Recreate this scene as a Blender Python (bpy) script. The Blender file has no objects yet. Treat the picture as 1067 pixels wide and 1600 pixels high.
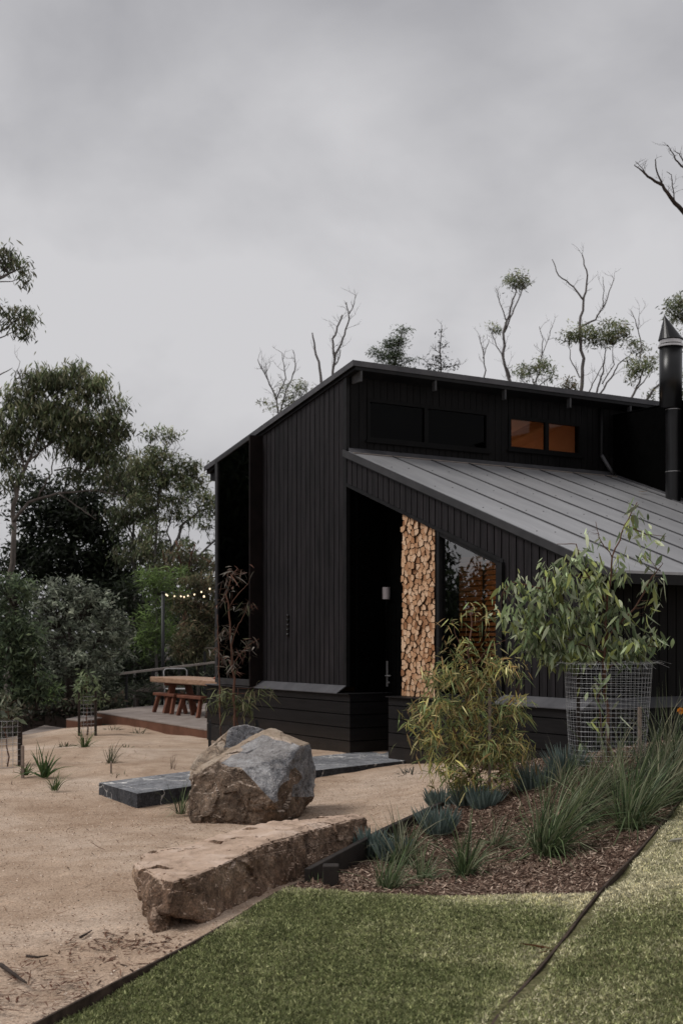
import bpy, bmesh, math, random
import numpy as np
from mathutils import Vector, Matrix, noise as mnoise

random.seed(7)
rng = np.random.default_rng(11)
S = bpy.context.scene
COL = S.collection
EYE = 1.557
F = 2000.0          # focal length in photo pixels
HZ = 1000.0         # horizon row
TH = math.radians(31.55)
sT, cT = math.sin(TH), math.cos(TH)

# ------------------------------------------------------------------ helpers
def P3(u, v, D):
    return np.array([(u-533.5)/F*D, D, EYE+(HZ-v)/F*D])

def tag(o, label=None, cat=None, group=None, kind=None):
    if label: o['label'] = label
    if cat: o['category'] = cat
    if group: o['group'] = group
    if kind: o['kind'] = kind
    return o

def empty(name, loc, rz=0, label=None, cat=None, group=None):
    o = bpy.data.objects.new(name, None); COL.objects.link(o)
    o.location = loc; o.rotation_euler = (0, 0, rz)
    o.empty_display_size = .1
    return tag(o, label, cat, group)

def link(name, me, parent=None):
    o = bpy.data.objects.new(name, me); COL.objects.link(o)
    if parent: o.parent = parent
    return o

def copy_tree(o, parent=None):
    c = o.copy(); COL.objects.link(c)
    if parent: c.parent = parent
    for ch in [x for x in o.children]:
        copy_tree(ch, c)
    return c

class MB:
    def __init__(s, off=(0, 0, 0)):
        s.v = []; s.f = []; s.m = []; s.off = off; s.mi = 0
    def add(s, vs, fs):
        n = len(s.v); o = s.off
        s.v += [(p[0]+o[0], p[1]+o[1], p[2]+o[2]) for p in vs]
        s.f += [tuple(i+n for i in f) for f in fs]
        s.m += [s.mi]*len(fs)
    def hexa(s, p):   # 8 points: bottom 4 ccw, top 4 ccw
        s.add(p, [(3,2,1,0),(4,5,6,7),(0,1,5,4),(1,2,6,5),(2,3,7,6),(3,0,4,7)])
    def box(s, x0, x1, y0, y1, z0, z1):
        s.hexa([(x0,y0,z0),(x1,y0,z0),(x1,y1,z0),(x0,y1,z0),(x0,y0,z1),(x1,y0,z1),(x1,y1,z1),(x0,y1,z1)])
    def sbox(s, x0, x1, y0, y1, za, zb, ta, tb):  # sloping with x: bottoms za,zb  tops ta,tb
        s.hexa([(x0,y0,za),(x1,y0,zb),(x1,y1,zb),(x0,y1,za),(x0,y0,ta),(x1,y0,tb),(x1,y1,tb),(x0,y1,ta)])
    def bar(s, p0, p1, w, h, up=(0,0,1)):
        p0 = Vector(p0); p1 = Vector(p1); d = (p1-p0).normalized()
        sd = d.cross(Vector(up))
        if sd.length < 1e-4: sd = d.cross(Vector((1,0,0)))
        sd.normalize(); u = sd.cross(d).normalized()
        a, b = sd*w/2, u*h/2
        s.hexa([p0-a-b, p0+a-b, p1+a-b, p1-a-b, p0-a+b, p0+a+b, p1+a+b, p1-a+b])
    def tube(s, pts, rad, n=6, cap=True):
        pts = [Vector(p) for p in pts]
        if not hasattr(rad, '__len__'): rad = [rad]*len(pts)
        base = len(s.v); o = s.off
        prev = None
        for i, p in enumerate(pts):
            a = pts[max(0, i-1)]; b = pts[min(len(pts)-1, i+1)]
            d = (b-a)
            if d.length < 1e-9: d = Vector((0,0,1))
            d.normalize()
            if prev is None:
                r = d.cross(Vector((0.31, .2, .93)))
                if r.length < 1e-3: r = d.cross(Vector((1,0,0)))
            else:
                r = prev - d*prev.dot(d)
            r.normalize(); prev = r; t = d.cross(r)
            for k in range(n):
                q = p+(r*math.cos(2*math.pi*k/n)+t*math.sin(2*math.pi*k/n))*rad[i]
                s.v.append((q.x+o[0], q.y+o[1], q.z+o[2]))
        for i in range(len(pts)-1):
            for k in range(n):
                a = base+i*n+k; b = base+i*n+(k+1) % n
                s.f.append((a, b, b+n, a+n)); s.m.append(s.mi)
        if cap:
            s.f.append(tuple(base+k for k in reversed(range(n)))); s.m.append(s.mi)
            e = base+(len(pts)-1)*n
            s.f.append(tuple(e+k for k in range(n))); s.m.append(s.mi)
    def build(s, name, mats, parent=None, smooth=False, bevel=0):
        me = bpy.data.meshes.new(name)
        me.from_pydata([tuple(p) for p in s.v], [], s.f)
        if not isinstance(mats, (list, tuple)): mats = [mats]
        for m in mats: me.materials.append(m)
        if len(mats) > 1: me.polygons.foreach_set('material_index', s.m)
        if smooth: me.polygons.foreach_set('use_smooth', [True]*len(me.polygons))
        me.update()
        o = link(name, me, parent)
        if bevel:
            b = o.modifiers.new('bevel', 'BEVEL'); b.width = bevel; b.segments = 1; b.limit_method = 'ANGLE'
        return o

def np_mesh(name, V, Q, mat, parent=None, col=None, smooth=False):
    me = bpy.data.meshes.new(name)
    V = np.ascontiguousarray(V, dtype=np.float32).reshape(-1, 3); Q = np.ascontiguousarray(Q, dtype=np.int32)
    k = Q.shape[1]; nf = len(Q)
    me.vertices.add(len(V)); me.vertices.foreach_set('co', V.ravel())
    me.loops.add(nf*k); me.loops.foreach_set('vertex_index', Q.ravel())
    me.polygons.add(nf)
    me.polygons.foreach_set('loop_start', np.arange(nf, dtype=np.int32)*k)
    me.polygons.foreach_set('loop_total', np.full(nf, k, dtype=np.int32))
    if smooth: me.polygons.foreach_set('use_smooth', np.ones(nf, dtype=bool))
    me.update(calc_edges=True)
    me.materials.append(mat)
    if col is not None:
        a = me.color_attributes.new('Col', 'FLOAT_COLOR', 'POINT')
        c = np.ones((len(V), 4), dtype=np.float32); c[:, :3] = col
        a.data.foreach_set('color', c.ravel())
    me.validate()
    return link(name, me, parent)

def unit(a):
    return a/np.maximum(np.linalg.norm(a, axis=-1, keepdims=True), 1e-9)

PROF = {1: [1, .8], 2: [.25, 1, .06], 3: [.3, 1, .75, .05], 4: [.2, .8, 1, .65, .04], 'g3': [1, .9, .65, .06], 'g5': [.8, 1, 1, .85, .55, .05]}
def ribbons(P, d, L, W, droop, prof, col, side=None, curl=None):
    """leaf or blade ribbons -> verts, quads, colours"""
    P = np.asarray(P, float); N = len(P); d = unit(np.asarray(d, float))
    pr = np.array(prof); ns = len(pr)-1
    if side is None:
        side = unit(np.cross(d, rng.normal(size=(N, 3))))
    L = np.broadcast_to(L, (N,)); W = np.broadcast_to(W, (N,)); droop = np.broadcast_to(droop, (N,))
    V = np.zeros((N, ns+1, 2, 3))
    for i in range(ns+1):
        t = i/ns
        c = P+d*(L*t)[:, None]
        c[:, 2] -= droop*L*t*t
        if curl is not None: c += curl*(L*t*t)[:, None]
        w = side*(W*pr[i]*.5)[:, None]
        V[:, i, 0] = c-w; V[:, i, 1] = c+w
    idx = np.arange(N*(ns+1)*2).reshape(N, ns+1, 2)
    Q = np.stack([idx[:, :-1, 0], idx[:, :-1, 1], idx[:, 1:, 1], idx[:, 1:, 0]], -1).reshape(-1, 4)
    C = np.repeat(np.asarray(col, float), (ns+1)*2, axis=0)
    return V.reshape(-1, 3), Q, C

def join(parts):
    Vs, Qs, Cs = [], [], []; n = 0
    for V, Q, C in parts:
        Vs.append(V); Qs.append(Q+n); Cs.append(C); n += len(V)
    return np.concatenate(Vs), np.concatenate(Qs), np.concatenate(Cs)

# ------------------------------------------------------------------ materials
def new_mat(name):
    m = bpy.data.materials.new(name); m.use_nodes = True
    nt = m.node_tree; nt.nodes.clear()
    return m, nt
def N(nt, typ, **kw):
    n = nt.nodes.new(typ)
    for k, v in kw.items():
        if hasattr(n, k) and k not in n.inputs: setattr(n, k, v)
        else: n.inputs[k].default_value = v
    return n
def out(nt, sh):
    o = nt.nodes.new('ShaderNodeOutputMaterial'); nt.links.new(sh, o.inputs[0])
def rgb(c): return (c[0], c[1], c[2], 1)
def ramp(nt, fac, stops):
    r = nt.nodes.new('ShaderNodeValToRGB')
    e = r.color_ramp.elements
    while len(e) < len(stops): e.new(.5)
    for i, (p, c) in enumerate(stops):
        e[i].position = p; e[i].color = rgb(c)
    nt.links.new(fac, r.inputs[0]); return r.outputs[0]
def coords(nt, scale=(1, 1, 1), kind='Object'):
    tc = nt.nodes.new('ShaderNodeTexCoord'); mp = nt.nodes.new('ShaderNodeMapping')
    mp.inputs['Scale'].default_value = scale
    nt.links.new(tc.outputs[kind], mp.inputs[0]); return mp.outputs[0]
def tex(nt, co, scale, detail=6, rough=.6, dist=0):
    n = N(nt, 'ShaderNodeTexNoise', Scale=scale, Detail=detail, Roughness=rough, Distortion=dist)
    nt.links.new(co, n.inputs['Vector']); return n.outputs['Fac']
def mixc(nt, fac, a, b, mode='MIX'):
    m = nt.nodes.new('ShaderNodeMix'); m.data_type = 'RGBA'; m.blend_type = mode
    for s, x in ((m.inputs[0], fac), (m.inputs[6], a), (m.inputs[7], b)):
        if hasattr(x, 'links'): nt.links.new(x, s)
        elif isinstance(x, (int, float)): s.default_value = x
        else: s.default_value = rgb(x)
    return m.outputs[2]
def bump(nt, h, strength=.5, dist=.01, prev=None):
    b = N(nt, 'ShaderNodeBump', Strength=strength, Distance=dist)
    nt.links.new(h, b.inputs['Height'])
    if prev is not None: nt.links.new(prev, b.inputs['Normal'])
    return b.outputs[0]
def princ(nt, col, rough=.6, spec=.3, normal=None, metal=0, **kw):
    p = nt.nodes.new('ShaderNodeBsdfPrincipled')
    for s, x in ((p.inputs['Base Color'], col), (p.inputs['Roughness'], rough)):
        if hasattr(x, 'links'): nt.links.new(x, s)
        else: s.default_value = x if isinstance(x, (int, float)) else rgb(x)
    p.inputs['Specular IOR Level'].default_value = spec
    p.inputs['Metallic'].default_value = metal
    if normal is not None: nt.links.new(normal, p.inputs['Normal'])
    for k, v in kw.items(): p.inputs[k].default_value = v
    return p.outputs[0]

def simple(name, c1, c2, scale=8, rough=.6, spec=.3, bmp=.3, bd=.004, stretch=(1, 1, 1), metal=0, lo=.35, hi=.65, bscale=None):
    m, nt = new_mat(name); co = coords(nt, stretch)
    f = tex(nt, co, scale)
    c = ramp(nt, f, [(lo, c1), (hi, c2)])
    f2 = tex(nt, co, bscale or scale*6, 4)
    out(nt, princ(nt, c, rough, spec, bump(nt, f2, bmp, bd), metal)); return m

def foliage_mat(name, trans=.3, rough=.55, spec=.3):
    m, nt = new_mat(name)
    at = N(nt, 'ShaderNodeAttribute', attribute_name='Col')
    p = princ(nt, at.outputs['Color'], rough, spec)
    t = nt.nodes.new('ShaderNodeBsdfTranslucent'); nt.links.new(at.outputs['Color'], t.inputs[0])
    mx = N(nt, 'ShaderNodeMixShader'); mx.inputs[0].default_value = trans
    nt.links.new(p, mx.inputs[1]); nt.links.new(t.outputs[0], mx.inputs[2])
    out(nt, mx.outputs[0]); return m

M = {}
M['leaf'] = foliage_mat('leaf', .42)
M['leafshiny'] = foliage_mat('glossy_leaf', .32, .5, .22)
M['grassblade'] = foliage_mat('grass_blade', .25, .6, .2)
M['litter'] = foliage_mat('litter', .0, .9, .1)

def mk_timber_black(name, stretch, base, hi, spec=.4):
    m, nt = new_mat(name); co = coords(nt, stretch)
    f = tex(nt, co, 3.5, 5, .6); g = tex(nt, coords(nt), 1.3, 3)
    c = ramp(nt, f, [(.3, base), (.72, hi)])
    c = mixc(nt, .6, c, ramp(nt, g, [(.35, (.55,.55,.57)), (.7, (1.2,1.12,1.12))]), 'MULTIPLY')
    gg = nt.nodes.new('ShaderNodeNewGeometry'); sx = nt.nodes.new('ShaderNodeSeparateXYZ'); nt.links.new(gg.outputs['Position'], sx.inputs[0])
    mr = N(nt, 'ShaderNodeMapRange'); mr.inputs['From Min'].default_value = .40; mr.inputs['From Max'].default_value = -.05; mr.inputs['To Max'].default_value = .55
    nt.links.new(sx.outputs[2], mr.inputs[0])
    mm = N(nt, 'ShaderNodeMath', operation='MULTIPLY'); nt.links.new(mr.outputs[0], mm.inputs[0]); nt.links.new(tex(nt, coords(nt), 5, 6, .7), mm.inputs[1])
    c = mixc(nt, mm.outputs[0], c, (.075,.055,.04))
    f2 = tex(nt, co, 30, 5)
    out(nt, princ(nt, c, .6, spec, bump(nt, f2, .5, .003))); return m
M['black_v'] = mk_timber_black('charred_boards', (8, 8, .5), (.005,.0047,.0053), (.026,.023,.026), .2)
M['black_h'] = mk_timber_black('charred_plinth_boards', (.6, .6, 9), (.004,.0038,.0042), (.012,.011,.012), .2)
M['black_s'] = mk_timber_black('shaded_black_boards', (8, 8, .5), (.0035,.0035,.0037), (.0105,.010,.0105), .12)  # darker copy of the charred boards; shade of the +A faces is in the colour
M['black_gap'] = simple('backing_and_recess_shade', (.0012,.0012,.0012), (.0022,.0022,.0022), rough=.9, spec=.02)  # board backing; also holds the shade of the porch recess in its colour
M['black_trim'] = simple('black_trim', (.006,.006,.0066), (.013,.0125,.0135), 5, .5, .2, .15)
M['black_frame'] = simple('black_frame', (.0035,.0035,.0037), (.006,.006,.0062), 5, .55, .1, .15)
M['frame_grey'] = simple('grey_window_frame', (.025,.025,.027), (.04,.039,.042), 5, .45, .4, .1)
M['brown_fin'] = simple('brown_fin', (.006,.0042,.0042), (.012,.008,.0078), 5, .55, .15, .15)
M['grey_flash'] = simple('grey_flashing', (.06,.06,.066), (.095,.093,.10), 4, .5, .4, .2, .003, metal=.2)
M['flue'] = simple('black_flue', (.006,.006,.0065), (.010,.010,.011), 6, .33, .35, .05, .002)
M['steel'] = simple('bright_steel', (.45,.44,.44), (.62,.6,.6), 6, .3, .5, .05, .002, metal=.6)
M['interior_dark'] = simple('interior_lining', (.02,.016,.013), (.035,.026,.02), 4, .8, .1)
M['black_sheet'] = simple('dark_sheet', (.002,.002,.0024), (.004,.004,.0044), 4, .6, .1)  # near-black for the boards behind dark panes and the clerestory panel

# roof sheet
def roof_mat():
    m, nt = new_mat('grey_roof_sheet')
    co = coords(nt)
    w = N(nt, 'ShaderNodeTexWave', Scale=22.0, Distortion=0.0); w.bands_direction = 'Y'
    nt.links.new(co, w.inputs['Vector'])
    f = tex(nt, coords(nt, (.7, 3, 1)), 1.6, 6, .65)
    c = ramp(nt, f, [(.3, (.31,.31,.32)), (.7, (.42,.418,.427))])
    sp = tex(nt, coords(nt), 38, 2)
    c = mixc(nt, ramp(nt, sp, [(.72,(0,0,0)),(.78,(.35,.35,.35))]), c, (.12,.11,.11))
    out(nt, princ(nt, c, .36, .8, bump(nt, w.outputs['Fac'], .06, .004), .3)); return m
M['roof'] = roof_mat()
M['rib'] = simple('roof_rib', (.045,.045,.048), (.07,.07,.073), 4, .6, .3)

def glass_mat(name, refl=1.0, tint=(1,1,1), base=.04):
    m, nt = new_mat(name)
    fr = N(nt, 'ShaderNodeFresnel', IOR=1.52)
    mu = N(nt, 'ShaderNodeMath', operation='MULTIPLY_ADD', use_clamp=True)
    nt.links.new(fr.outputs[0], mu.inputs[0]); mu.inputs[1].default_value = refl; mu.inputs[2].default_value = base
    t = nt.nodes.new('ShaderNodeBsdfTransparent'); t.inputs[0].default_value = rgb(tint)
    g = N(nt, 'ShaderNodeBsdfGlossy', Roughness=.01)
    mx = nt.nodes.new('ShaderNodeMixShader')
    nt.links.new(mu.outputs[0], mx.inputs[0]); nt.links.new(t.outputs[0], mx.inputs[1]); nt.links.new(g.outputs[0], mx.inputs[2])
    out(nt, mx.outputs[0]); return m
M['glass'] = glass_mat('window_glass', 2.6, (.75,.72,.68), .10)
M['glass_dark'] = glass_mat('dark_glass', 1.0, (.2,.2,.2), .0)
M['glass_loft'] = glass_mat('black_loft_glass', .15, (.2,.2,.2), 0)
M['glass_top'] = glass_mat('loft_glass', .6, (.8,.78,.75), 0)
M['mesh_glass'] = glass_mat('clear_panel', .6, (.75,.78,.76), .05)

def plank_mat():
    m, nt = new_mat('orange_lapped_boards'); co = coords(nt)
    f = tex(nt, coords(nt, (1.5, 1.5, 14)), 3, 5)
    c = ramp(nt, f, [(.3, (.28,.14,.065)), (.7, (.42,.23,.115))])
    out(nt, princ(nt, c, .6, .3)); return m
M['plank'] = plank_mat()
M['ceil'] = simple('orange_ply_lining', (.42,.22,.13), (.50,.27,.165), 3, .6, .2)

def sand_mat():
    m, nt = new_mat('decomposed_granite'); co = coords(nt)
    big = tex(nt, co, .55, 5, .6, .4)
    mid = tex(nt, co, 3.2, 6, .65)
    fine = tex(nt, co, 75, 3, .75)
    c = ramp(nt, big, [(.3, (.37,.265,.19)), (.5, (.475,.36,.272)), (.68, (.56,.45,.362))])
    c = mixc(nt, .55, c, ramp(nt, mid, [(.32, (.64,.58,.52)), (.55, (1,1,1)), (.7, (1.22,1.2,1.16))]), 'MULTIPLY')
    c = mixc(nt, .8, c, ramp(nt, fine, [(.32, (.45,.4,.37)), (.5, (1,1,1)), (.7, (1.45,1.42,1.4))]), 'MULTIPLY')
    # darker leaf-litter ground far from the yard, by distance
    g = nt.nodes.new('ShaderNodeNewGeometry'); sx = nt.nodes.new('ShaderNodeSeparateXYZ'); nt.links.new(g.outputs['Position'], sx.inputs[0])
    mr = N(nt, 'ShaderNodeMapRange'); mr.inputs['From Min'].default_value = -.22; mr.inputs['From Max'].default_value = -.42
    nt.links.new(sx.outputs[2], mr.inputs[0])
    c = mixc(nt, mr.outputs[0], c, (.035,.026,.018))
    my = N(nt, 'ShaderNodeMapRange'); my.inputs['From Min'].default_value = 26; my.inputs['From Max'].default_value = 30
    nt.links.new(sx.outputs[1], my.inputs[0])
    c = mixc(nt, my.outputs[0], c, (.045,.042,.025))
    b = bump(nt, fine, .8, .012); b = bump(nt, mid, .5, .03, b)
    out(nt, princ(nt, c, .95, .1, b)); return m
M['sand'] = sand_mat()
def soil_mat(name, a, b_, d):
    m, nt = new_mat(name); co = coords(nt)
    v = N(nt, 'ShaderNodeTexVoronoi', Scale=45.0); nt.links.new(coords(nt, (1, 1, .3)), v.inputs['Vector'])
    f = tex(nt, co, 22, 5, .7)
    c = ramp(nt, f, [(.3, a), (.5, b_), (.75, d)])
    out(nt, princ(nt, c, .95, .1, bump(nt, f, 1, .02))); return m
M['mulch'] = soil_mat('bark_mulch', (.030,.018,.013), (.085,.052,.038), (.19,.13,.10))
M['turf'] = soil_mat('turf_soil', (.05,.05,.022), (.11,.105,.05), (.24,.21,.12))

def stone_mat(name, cols, vein=None, moss=None, scale=3.0, topcol=None, topamt=.8):
    m, nt = new_mat(name); co = coords(nt)
    a = tex(nt, co, scale, 8, .68, .6); b = tex(nt, co, scale*5, 6, .7); fi = tex(nt, co, scale*26, 4, .75)
    c = ramp(nt, a, [(.28, cols[0]), (.5, cols[1]), (.72, cols[2])])
    c = mixc(nt, .75, c, ramp(nt, b, [(.32, (.3,.28,.26)), (.5, (1,1,1)), (.68, (1.75,1.68,1.6))]), 'MULTIPLY')
    c = mixc(nt, .85, c, ramp(nt, fi, [(.32, (.4,.4,.4)), (.5, (1,1,1)), (.68, (1.8,1.8,1.8))]), 'MULTIPLY')
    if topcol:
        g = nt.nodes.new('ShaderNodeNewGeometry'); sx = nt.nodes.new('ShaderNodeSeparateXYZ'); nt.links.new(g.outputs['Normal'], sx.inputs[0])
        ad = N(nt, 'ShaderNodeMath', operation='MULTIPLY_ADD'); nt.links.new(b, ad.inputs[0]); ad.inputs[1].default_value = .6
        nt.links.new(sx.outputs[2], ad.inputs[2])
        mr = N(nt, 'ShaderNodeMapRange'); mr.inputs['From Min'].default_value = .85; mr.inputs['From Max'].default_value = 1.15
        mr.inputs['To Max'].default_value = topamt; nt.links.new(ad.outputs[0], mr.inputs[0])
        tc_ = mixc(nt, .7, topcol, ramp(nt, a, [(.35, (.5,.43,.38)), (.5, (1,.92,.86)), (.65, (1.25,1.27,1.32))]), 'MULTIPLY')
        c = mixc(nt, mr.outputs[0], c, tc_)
    if vein:
        v = N(nt, 'ShaderNodeTexVoronoi', Scale=vein[0], feature='DISTANCE_TO_EDGE')
        nn = N(nt, 'ShaderNodeTexNoise', Scale=4.0, Detail=4.0); nt.links.new(co, nn.inputs['Vector'])
        va = N(nt, 'ShaderNodeVectorMath', operation='MULTIPLY_ADD'); nt.links.new(nn.outputs['Color'], va.inputs[0])
        va.inputs[1].default_value = (.5,.5,.5); nt.links.new(co, va.inputs[2]); nt.links.new(va.outputs[0], v.inputs['Vector'])
        gate = ramp(nt, tex(nt, co, 1.7, 3), [(.40, (0,0,0)), (.48, (1,1,1))])
        ln = ramp(nt, v.outputs['Distance'], [(vein[1]*.5, (1,1,1)), (vein[1], (0,0,0))])
        c = mixc(nt, mixc(nt, 1.0, gate, ln, 'MULTIPLY'), c, vein[2])
    nb = bump(nt, fi, .8, .008); nb = bump(nt, b, .9, .035, nb); nb = bump(nt, a, .5, .06, nb)
    out(nt, princ(nt, c, .85, .25, nb)); return m
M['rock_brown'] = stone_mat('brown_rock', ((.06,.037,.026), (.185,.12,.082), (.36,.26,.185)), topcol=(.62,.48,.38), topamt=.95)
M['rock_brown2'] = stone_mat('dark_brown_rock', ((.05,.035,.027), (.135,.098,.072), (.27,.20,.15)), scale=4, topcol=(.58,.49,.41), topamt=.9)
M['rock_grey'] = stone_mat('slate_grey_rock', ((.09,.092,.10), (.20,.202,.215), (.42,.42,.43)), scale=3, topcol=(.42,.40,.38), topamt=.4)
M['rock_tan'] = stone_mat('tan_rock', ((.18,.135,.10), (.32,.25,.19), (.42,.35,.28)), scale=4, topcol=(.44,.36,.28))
M['bluestone'] = stone_mat('bluestone', ((.15,.155,.167), (.21,.215,.23), (.27,.272,.285)), vein=(1.3, .016, (.72,.70,.67)), scale=2)
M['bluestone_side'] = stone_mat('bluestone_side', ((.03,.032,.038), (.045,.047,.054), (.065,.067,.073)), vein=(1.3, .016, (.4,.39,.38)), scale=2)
M['deck_top'] = simple('weathered_deck', (.20,.165,.145), (.30,.255,.23), 2.5, .8, .2, .3, .003, stretch=(1,1,1))
M['deck_side'] = simple('red_deck_fascia', (.10,.045,.028), (.15,.07,.045), 2.5, .7, .2)
M['deck_dark'] = simple('dark_deck', (.05,.035,.03), (.09,.065,.055), 2.5, .8, .2)
M['table_top'] = simple('orange_timber', (.25,.15,.095), (.40,.26,.18), 3, .5, .35, .2, stretch=(2,9,9))
M['table_leg'] = simple('redbrown_timber', (.12,.045,.028), (.20,.08,.048), 3, .6, .3, .2)
M['table_dark'] = simple('dark_timber_leg', (.03,.014,.010), (.05,.024,.017), 3, .6, .3, .2)
M['sleeper'] = simple('dark_sleeper', (.014,.011,.010), (.032,.025,.022), 5, .75, .25, .5, .004)
M['edging'] = simple('rusty_edging', (.03,.020,.015), (.075,.052,.04), 12, .8, .2, .5, .003)
M['stake'] = simple('weathered_stake', (.20,.15,.12), (.32,.26,.22), 12, .8, .2, .5)
M['wire'] = simple('galvanised_wire', (.42,.42,.43), (.58,.58,.59), 12, .5, .4, metal=.3)
M['wire_dark'] = simple('dark_net', (.02,.022,.024), (.04,.042,.045), 12, .6, .3)
M['bark_pale'] = simple('pale_bark', (.10,.085,.075), (.24,.205,.185), 6, .85, .1, .4, .01, stretch=(1,1,.3))
M['bark_grey'] = simple('grey_bark', (.11,.10,.098), (.20,.185,.18), 6, .85, .1, .4, .01, stretch=(1,1,.3))
M['bark_dark'] = simple('dark_bark', (.03,.024,.021), (.07,.055,.048), 6, .9, .1, .4, .01, stretch=(1,1,.3))
M['stem_red'] = simple('red_stem', (.09,.045,.03), (.16,.085,.06), 9, .7, .2)
M['black_metal'] = simple('black_metal', (.01,.01,.011), (.016,.016,.017), 6, .5, .4)
M['rail_wood'] = simple('pale_handrail', (.22,.19,.17), (.32,.28,.25), 6, .7, .2)
M['white_metal'] = simple('white_metal', (.34,.34,.34), (.42,.42,.42), 6, .4, .4)
M['lamp_grey'] = simple('grey_lamp_metal', (.45,.41,.42), (.52,.48,.49), 6, .5, .4)
M['logend'] = None
def wood_end():
    m, nt = new_mat('cut_wood_end'); co = coords(nt)
    oi = nt.nodes.new('ShaderNodeObjectInfo')
    base = ramp(nt, oi.outputs['Random'], [(0, (.30,.155,.08)), (.22, (.52,.32,.19)), (.5, (.66,.45,.29)), (.85, (.76,.58,.42)), (1, (.42,.22,.11))])
    f = tex(nt, co, 26, 6, .7); g = tex(nt, co, 7, 3)
    c = mixc(nt, .8, base, ramp(nt, f, [(.3, (.5,.42,.36)), (.55, (1,1,1)), (.75, (1.25,1.22,1.2))]), 'MULTIPLY')
    c = mixc(nt, .5, c, ramp(nt, g, [(.35, (.8,.62,.5)), (.65, (1.1,1.1,1.1))]), 'MULTIPLY')
    out(nt, princ(nt, c, .85, .15, bump(nt, f, .6, .004))); return m
M['logend'] = wood_end()
M['logbark'] = simple('log_bark', (.07,.038,.022), (.15,.085,.05), 18, .9, .1, .6)
def bulb_mat():
    m, nt = new_mat('lit_bulb'); e = N(nt, 'ShaderNodeEmission', Strength=2.0); e.inputs[0].default_value = (1,.78,.52,1)
    out(nt, e.outputs[0]); return m
M['bulb'] = bulb_mat()

# ------------------------------------------------------------------ terrain
ctrl = [(90,1600,5.3),(0,1600,5.3),(300,1600,5.3),(245,1465,6.95),(0,1450,7.1),(120,1340,9.4),(400,1360,8.9),(214,1261,12.97),(154,1246,13.9),(0,1262,13),
 (60,1240,14),(400,1288,11.6),(300,1285,11.7),(480,1270,12),(560,1260,12.6),(630,1197,16.2),(665,1240,13.1),(552,1176,17.8),(487,1168,18.8),(130,1172,18.2),(200,1180,17.5),
 (180,1133,26.5),(250,1146,24.2),(310,1153,22.6),(35,1168,21),(0,1178,20),(100,1150,23.5),(440,1400,7.8),(600,1402,7.8),(800,1402,7.42),(925,1400,7.1),(870,1480,6.3),
 (500,1600,5.25),(780,1600,5.25),(850,1500,6.07),(980,1345,8.05),(1030,1290,8.99),(1067,1250,9.9),(1067,1600,5.05),(1067,1400,6.75),
 (700,1332,9.5),(880,1262,10.5),(940,1192,11.2),(830,1222,11.8),(740,1252,12),(1067,1180,11),(640,1292,10.4),(900,1180,13.9),(780,1190,15.0)]
cp = [P3(*c) for c in ctrl]
cp += [np.array(c) for c in [(0,0,0),(-4,0,-.05),(-8,4,-.1),(4,0,.2),(8,4,.8),(6,8,.85),(4.2,14,.45),(6,14,.6),(12,12,1.1),(5,22,.1),(0,27,-.1),(10,26,.3),
   (-6,17,-.17),(-9,14,-.3),(-9.5,21,-.7),(-7.3,28,-.75),(-5.3,31,-.85),(-9,31,-1.3),(-14,22,-1.4),(-16,12,-.9),(-3,34,-.8),(-10,40,-2.2),(0,45,-1.0),(14,45,0),
   (-30,40,-4),(-30,0,-2),(30,0,2.5),(0,-30,0.5),(30,40,1),(0,80,-2.5),(-70,80,-6),(70,80,0),(-100,0,-5),(100,0,3),(0,-100,1),(-250,250,-8),(250,250,0),(0,300,-5),(-250,-250,-3),(250,-250,3),(0,-300,1)]]
cp = np.array(cp)
def _U(r2): return np.where(r2 > 0, r2*np.log(r2+1e-12), 0)
_n = len(cp); _sc = 10.0
_xy = cp[:, :2]/_sc
_d2 = ((_xy[:, None]-_xy[None])**2).sum(-1)
_A = np.zeros((_n+3, _n+3)); _A[:_n, :_n] = _U(_d2)+np.eye(_n)*1e-2
_A[:_n, _n] = 1; _A[:_n, _n+1:] = _xy; _A[_n, :_n] = 1; _A[_n+1:, :_n] = _xy.T
_w = np.linalg.solve(_A, np.concatenate([cp[:, 2], [0, 0, 0]]))
def tz(x, y):
    x = np.asarray(x, float); y = np.asarray(y, float); sh = x.shape
    q = np.stack([x.ravel(), y.ravel()], -1)/_sc
    r = np.empty(len(q))
    for i in range(0, len(q), 20000):
        qq = q[i:i+20000]
        r[i:i+20000] = _U(((qq[:, None]-_xy[None])**2).sum(-1))@_w[:_n]+_w[_n]+qq@_w[_n+1:]
    return r.reshape(sh)
def gp(u, v, Dmin=3.5, Dmax=60):
    D = np.arange(Dmin, Dmax, .02)
    x = (u-533.5)/F*D; z = EYE+(HZ-v)/F*D
    h = z-tz(x, D)
    i = int(np.argmax(h <= 0)) if (h <= 0).any() else len(D)-1
    return np.array([x[i], D[i], float(tz(x[i], D[i]))])

def axis_pts(a, b, step, far):
    c = list(np.arange(a, b+1e-6, step)); lo, hi = [], []
    s, p = step, a
    while p > -far: s *= 1.22; p -= s; lo.append(p)
    s, p = step, b
    while p < far: s *= 1.22; p += s; hi.append(p)
    return np.array(lo[::-1]+c+hi)
def vnoise(X, Y, seed=0):
    r = np.zeros(X.shape)
    g = np.random.default_rng(seed)
    for k in range(26):
        f = 1.2*1.17**k; a = g.uniform(0, 6.28); ph = g.uniform(0, 6.28)
        r += np.sin((X*math.cos(a)+Y*math.sin(a))*f+ph)/f
    return r
xs = axis_pts(-8, 7, .09, 420); ys = axis_pts(4, 27, .09, 420)
X, Y = np.meshgrid(xs, ys); Z = tz(X, Y)
near = (np.abs(X) < 12) & (Y > 0) & (Y < 32)
Z = Z+np.where(near, vnoise(X, Y)*.016, 0)
ny, nx = X.shape
idx = np.arange(nx*ny).reshape(ny, nx)
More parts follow.
